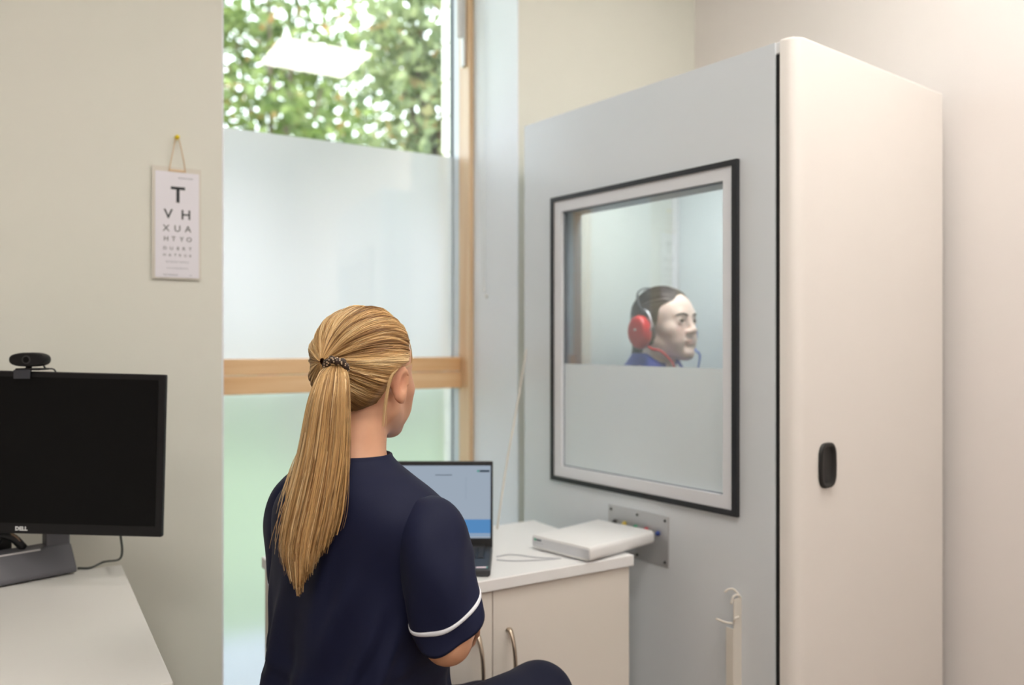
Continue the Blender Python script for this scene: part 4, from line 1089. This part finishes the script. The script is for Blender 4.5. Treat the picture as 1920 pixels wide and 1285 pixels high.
# patterned hair tie
m, nt, out = new_mat('leopard_scrunchie'); b = nt.nodes.new('ShaderNodeBsdfPrincipled'); nt.links.new(b.outputs[0], out.inputs[0])
vo = nt.nodes.new('ShaderNodeTexVoronoi'); vo.inputs['Scale'].default_value = 230; tc = nt.nodes.new('ShaderNodeTexCoord'); nt.links.new(tc.outputs['Object'], vo.inputs['Vector'])
cr = nt.nodes.new('ShaderNodeValToRGB'); cr.color_ramp.elements[0].position = .25; cr.color_ramp.elements[0].color = lin((216, 190, 158)); cr.color_ramp.elements[1].position = .42; cr.color_ramp.elements[1].color = lin((54, 38, 30))
nt.links.new(vo.outputs['Distance'], cr.inputs[0]); nt.links.new(cr.outputs[0], b.inputs['Base Color']); b.inputs['Roughness'].default_value = .6
tc0 = tw(630, 688, 1.334); ax = tw(620, 716, 1.318) - tw(636, 672, 1.36); a_, b_ = frame_at(ax)
th = np.linspace(0, 2 * np.pi, 40); pts = [tc0 + .0165 * math.cos(q) * a_ + .0145 * math.sin(q) * b_ + ax / np.linalg.norm(ax) * .0016 * math.sin(6 * q) for q in th]
raw('hair_tie', *tube(pts, [.0062 + .0012 * math.sin(11 * q) for q in th], 10), MATS['leopard_scrunchie'], hair)
raw('earring', *lathe([(.0004, .002), (.002, .0012), (.0022, -.0004), (.0004, -.002)], 10, 'z', tuple(w_ho + w_hR @ np.array([.083, -.014, -.033]))), m_steel, pw)
# clothes
m_navy = mat('navy_cotton', (14, 20, 50), 0.68, var=0.10, scale=30, bump=0.12, bump_scale=900, spec=0.25, sheen=0.03)
m_navy2 = mat('navy_trouser_cloth', (15, 19, 42), 0.75, var=0.10, scale=30, bump=0.12, bump_scale=900, spec=0.25, sheen=0.03)
m_pipe = mat('white_piping', (226, 230, 238), 0.6)
def w_folds(th, z):
    """th: 0 = right side, pi/2 = front, 3pi/2 = back"""
    d = np.zeros_like(th)
    low = float(sm(np.array([1.0 - z]), 0.02, 0.25)[0])
    for a0, sl, wv, am, z0, z1 in ((4.9, 2.2, .16, .008, .55, .95), (5.35, 2.6, .15, .009, .52, .9), (4.3, 1.6, .2, .007, .5, .92), (5.7, 3.0, .13, .007, .55, .86), (3.9, -1.3, .18, .006, .55, .93), (3.5, -1.8, .16, .006, .5, .9), (4.75, 0.7, .12, .005, .6, 1.02), (1.2, 1.2, .25, .008, .55, .9), (2.0, -1.0, .25, .008, .55, .9)):
        u = (th - a0 - sl * (z - .78)); u = (u + np.pi) % (2 * np.pi) - np.pi
        w = float(sm(np.array([z]), z0, z0 + .1)[0] * (1 - sm(np.array([z]), z1 - .12, z1)[0]))
        d += 1.7 * am * w * np.exp(-(u / (wv * .75)) ** 2)
    d += low * (.003 * np.sin(3 * th + 14 * z) + .0025 * np.sin(5 * th - 20 * z + 1) + .0018 * np.sin(9 * th + 26 * z))
    for z0, am in ((.70, .006), (.745, .005), (.645, .007)):
        d += am * np.exp(-((z - z0 - .02 * np.sin(th * 2 + 1)) / .013) ** 2) * (0.5 + 0.5 * np.sin(th + 2.4))
    return d
W_SECS = [(.50, -.01, .168, .155, .150, .8), (.60, -.01, .156, .148, .140, .8), (.70, -.008, .152, .140, .130, .8), (.80, -.004, .164, .138, .126, .8), (.90, 0, .168, .142, .122, .78), (.95, 0, .174, .132, .119, .76),
          (.990, -.002, .172, .112, .114, .8), (1.022, -.006, .150, .092, .106, .9), (1.048, -.010, .114, .077, .094, 1), (1.066, -.014, .084, .068, .078, 1), (1.078, -.016, .069, .063, .069, 1), (1.085, -.016, .0645, .061, .064, 1), (1.083, -.016, .060, .057, .059, 1), (1.06, -.016, .057, .054, .056, 1)]
w_hem = {1: (.218, -.022, .834), -1: (-.158, .0, .832)}
tunic(pw, m_navy, 'tunic', W_SECS, w_folds, w_el, 3, w_hem, (.063, .056), m_pipe)
trousers(pw, m_navy2, w_kn, w_an)
shoes(pw, mat('black_shoe_leather', (24, 24, 26), .4), w_an)
# stool under the clinician
stl = thing('clinic_stool', 'dark round clinic stool under the person in the navy tunic', 'stool', WO - Vector((0, 0, 0)) + Matrix.Rotation(-WH, 3, 'Z') @ Vector((0, -.02, 0)))
raw('seat', *lathe([(.02, .395), (.17, .395), (.185, .41), (.188, .432), (.175, .447), (.02, .449)], 36), mat('black_vinyl', (26, 26, 30), .5), stl)
raw('gas_lift', *lathe([(.04, .09), (.04, .25), (.022, .25), (.022, .394)], 20), m_steel, stl)
for k in range(5):
    a = 2 * math.pi * k / 5 + .3; c, s = math.cos(a), math.sin(a)
    raw('leg', *tube([(.03 * c, .03 * s, .10), (.14 * c, .14 * s, .085), (.21 * c, .21 * s, .06)], [.02, .017, .013], 8), m_steel, stl)
    raw('castor', *lathe([(.006, -.014), (.028, -.012), (.030, 0), (.028, .012), (.006, .014)], 16, 'x', (.21 * c, .21 * s, .030)), m_blk, stl)

# ================================================================== PERSON IN THE BOOTH
PHd = math.radians(173.0)
p_ho = np.array([0, .026, 1.213]); p_hR = rotz(math.radians(3)) @ rotx(math.radians(6))
hw_ = cam_pt(.480, 2.54, 1.332)
rotp = Matrix.Rotation(-PHd, 3, 'Z')
PO = hw_ - rotp @ Vector(p_ho)
pp = thing('person', 'person in a blue top wearing red headphones behind the booth window', 'person', PO, -PHd)
p_el = {1: (.172, .01, .812), -1: (-.172, .01, .812)}; p_wr = {1: (.125, .21, .735), -1: (-.125, .21, .735)}
p_kn = {1: (.09, .385, .53), -1: (-.09, .385, .53)}; p_an = {1: (.09, .385, .09), -1: (-.09, .385, .09)}
ops = body_ops(p_ho, p_hR, p_el, p_wr, p_kn, p_an, {1: (-.5, .8, -.35), -1: (.5, .8, -.35)})
V, Q = sdf_mesh(ops, (-.42, -.32, -.02), (.42, .62, 1.40), 0.0032)
pb_ = raw_np('body', V, Q, m_skin2, pp)
set_tint(pb_, skin_tint(V, p_ho, p_hR, L3((250, 222, 212)), L3((228, 168, 162)), L3((240, 184, 176))))
pD, pM, pG = L3((34, 26, 22)), L3((58, 46, 40)), L3((92, 76, 64))
m_dhair = hair_mat('dark_brown_hair', .45)
cap, sts, _ = hair_cap(p_ho, p_hR, np.array([0, -.106, -.005]), pD, pM, pG, 31, thick=.008, groove=.7, strands=500, hline=HAIRLINE_P, hla=HAIRLINE_PA, crown=.004)
ph_ = raw_np('hair', cap[0], cap[1], m_dhair, pp); set_tint(ph_, cap[2])
o = raw_np('hair_strands', sts[0], sts[1], m_dhair, ph_); set_tint(o, sts[2]); tag(o, kind='stuff')
def hp(x, y, z): return p_ho + p_hR @ np.array([x, y, z])
rg = np.random.default_rng(8); nn = 90; P = np.zeros((nn, 14, 3))
bs = spline([tuple(hp(0, -.10, -.02)), tuple(hp(.0, -.118, -.04)), tuple(hp(.005, -.115, -.09)), tuple(hp(.01, -.10, -.14))], 14)
for i in range(nn): P[i] = bs + rg.normal(0, 1, 3) * np.linspace(.006, .013, 14)[:, None]
V, Q, C = strand_mesh(P, np.full(nn, .004), np.tile(pM, (nn, 14, 1)) * rg.uniform(.7, 1.6, nn)[:, None, None])
o = raw_np('short_ponytail', V, Q, m_dhair, ph_); set_tint(o, C); tag(o, kind='stuff')
_ho = head_ops(False)
def face_pt(x, z, out=0.0):
    ys = np.linspace(.14, .03, 221); Pq = np.column_stack([np.full(221, x), ys, np.full(221, z)]); D = np.full(221, 9.0)
    for sg, f, k in _ho:
        d = f(Pq)
        if sg > 0: hh = np.maximum(k - np.abs(D - d), 0); D = np.minimum(D, d) - hh * hh / (4 * k)
        else: hh = np.maximum(k - np.abs(D + d), 0); D = np.maximum(D, -d) + hh * hh / (4 * k)
    return hp(x, ys[np.argmax(D < 0)] + out, z)
for s in (-1, 1):
    e_ = hp(s * .0305, .0765, .003)
    raw('eye', *lathe([(.0002, -.0115)] + [(.0115 * math.sin(a), -.0115 * math.cos(a)) for a in np.linspace(.2, 2.94, 12)] + [(.0002, .0115)], 16, 'y', (0, 0, 0)), mat('eye_white', (232, 228, 226), .25), pp).location = tuple(e_)
    ir = raw('iris', *lathe([(.0002, .0120), (.003, .0119), (.0052, .0104)], 16, 'y'), mat('iris_brown', (62, 50, 44), .25), pp)
    ir.location = tuple(e_); ir.rotation_euler = (math.radians(6), 0, math.radians(4))
    pts = [face_pt(s * x, z, -.0004) for x, z in ((.012, .0205), (.020, .0235), (.028, .0255), (.036, .0260), (.043, .0240), (.049, .0200))]
    raw('eyebrow', *tube(spline([tuple(q) for q in pts], 12), np.array([.0020, .0026, .0030, .0031, .0031, .003, .0028, .0026, .0023, .002, .0016, .0008]), 6), MATS['brow'] if 'brow' in MATS else mat('brow', (74, 56, 48), .7), ph_)
    pts = [face_pt(s * x, z, .0002) for x, z in ((.0185, .0040), (.0225, .0066), (.0275, .0080), (.0330, .0080), (.0385, .0066), (.0425, .0040))]
    raw('lash_line', *tube(spline([tuple(q) for q in pts], 10), .0011, 6), mat('lash', (58, 46, 44), .7), ph_)
m_blue = mat('blue_cotton', (66, 86, 182), .7, var=.06, bump=.1, bump_scale=900, spec=.25)
def p_folds(th, z): return float(sm(np.array([1.0 - z]), .02, .2)[0]) * (.003 * np.sin(3 * th + 14 * z) + .0025 * np.sin(5 * th - 20 * z))
P_SECS = [(a, b, c - (.02 if a < 1 else 0), d, e, f) for a, b, c, d, e, f in W_SECS]
p_hem = {1: (.186, .0, .85), -1: (-.186, .0, .85)}
tp_ = tunic(pp, m_blue, 'polo_top', P_SECS, p_folds, p_el, 9, p_hem, (.062, .050), arm_x=0.9)
# turned-down collar
cr_ = []
for z, ax, yf, yb in ((1.112, .063, .060, .064), (1.128, .066, .063, .068), (1.126, .072, .070, .075), (1.098, .090, .086, .094), (1.090, .096, .090, .100)):
    th = np.linspace(-.5 * np.pi - 2.75, -.5 * np.pi + 2.75, 60)
    cr_.append(np.column_stack([ax * np.cos(th), -.016 + np.where(np.sin(th) > 0, yf, yb) * np.sin(th), z - .030 * sm(np.sin(th), .2, 1)]))
raw('collar', *loft(cr_, closed=False), m_blue, tp_)
trousers(pp, m_navy2, p_kn, p_an)
shoes(pp, MATS['black_shoe_leather'], p_an)
# stool inside the booth
st2 = thing('booth_stool', 'plain padded stool under the person inside the booth', 'stool', Vector((PO.x, PO.y, .11)) + rotp @ Vector((0, -.02, 0)), -PHd)
hs = PO.z - .11
obj('seat', box(-.16, .16, -.15, .15, .395 + hs, .447 + hs, .015, 3), MATS['black_vinyl'], st2)
for sx in (-1, 1):
    for sy in (-1, 1): raw('leg', *tube([(sx * .13, sy * .12, .394 + hs), (sx * .14, sy * .13, 0.0)], .011, 10), m_steel, st2)

# ------------------------------------------------------------------ headset
hs_w = Vector(PO) + rotp @ Vector(hp(0, 0, 0))
hset = thing('audiometry_headset', 'headset with one red and one blue ear cup on the person in the booth', 'headphones', hs_w)
Rm = np.array(rotp) @ p_hR
hset.matrix_world = Matrix.Translation(hs_w) @ Matrix([list(r) for r in Rm]).to_4x4()
m_red = mat('glossy_red_plastic', (222, 40, 44), .3); m_blu = mat('glossy_blue_plastic', (40, 92, 190), .3); m_cush = mat('dark_grey_cushion', (70, 72, 78), .6)
for s, mm, nm in ((1, m_red, 'red ear cup'), (-1, m_blu, 'blue ear cup')):
    n = 36; rings = []
    for off, k in ((.100, .90), (.106, .98), (.116, 1.0), (.126, .95), (.133, .84), (.1345, .70)):
        a = np.linspace(0, 2 * np.pi, n, endpoint=False)
        rings.append(np.column_stack([np.full(n, s * off), -.010 + .038 * k * np.cos(a), -.020 + .052 * k * np.sin(a)]))
    cup = raw('ear_cup', *loft(rings, True, True), mm, hset); tag(cup, nm); cup.data.set_sharp_from_angle(angle=math.radians(50))
    rings = []
    for off, k in ((.078, .78), (.079, .90), (.086, .96), (.096, .95), (.100, .86)):
        a = np.linspace(0, 2 * np.pi, n, endpoint=False)
        rings.append(np.column_stack([np.full(n, s * off), -.010 + .036 * k * np.cos(a), -.020 + .048 * k * np.sin(a)]))
    raw('cushion', *loft(rings, True, True), m_cush, cup)
    raw('logo_dot', *lathe([(.0005, s * .1352), (.004, s * .1351), (.004, s * .1343)], 12, 'x', (0, -.012, -.012)), mat('logo_white', (236, 232, 232), .4), cup)
    raw('yoke', *tube(spline([(s * .112, .026, -.020), (s * .104, .030, .0), (s * .100, .016, .036), (s * .098, 0, .050)], 16), .0035, 8), mat('chrome_yoke', (200, 200, 206), .25, .8), cup)
    cpts = [(s * .108, .012, -.066), (s * .104, .028, -.076), (s * .094, .050, -.085), (s * .070, .070, -.125), (s * .05, .075, -.19), (s * .04, .09, -.30)] if s > 0 else [(s * .108, .012, -.066), (s * .104, .030, -.082), (s * .108, .040, -.10), (s * .100, .030, -.16), (s * .06, .06, -.24), (s * .04, .09, -.32)]
    raw('cup_cable', *tube(spline(cpts, 30), np.linspace(.0042, .0018, 30), 8), mm, cup)
bp_ = [(-.098, -.004, .036), (-.096, -.022, .072), (-.068, -.042, .110), (0, -.054, .127), (.068, -.042, .110), (.096, -.022, .072), (.098, -.004, .036)]
bs = spline(bp_, 40); rings = []
for i in range(40):
    t = bs[min(i + 1, 39)] - bs[max(i - 1, 0)]; t /= np.linalg.norm(t); a = np.array([0, 1.0, 0]); b = np.cross(t, a); b /= np.linalg.norm(b)
    rings.append(np.array([bs[i] + a * .004 * math.cos(q) + b * .0028 * math.sin(q) for q in np.linspace(0, 2 * np.pi, 12, endpoint=False)]))
raw('headband', *loft(rings, True, True), mat('dark_headband', (58, 60, 66), .5), hset)
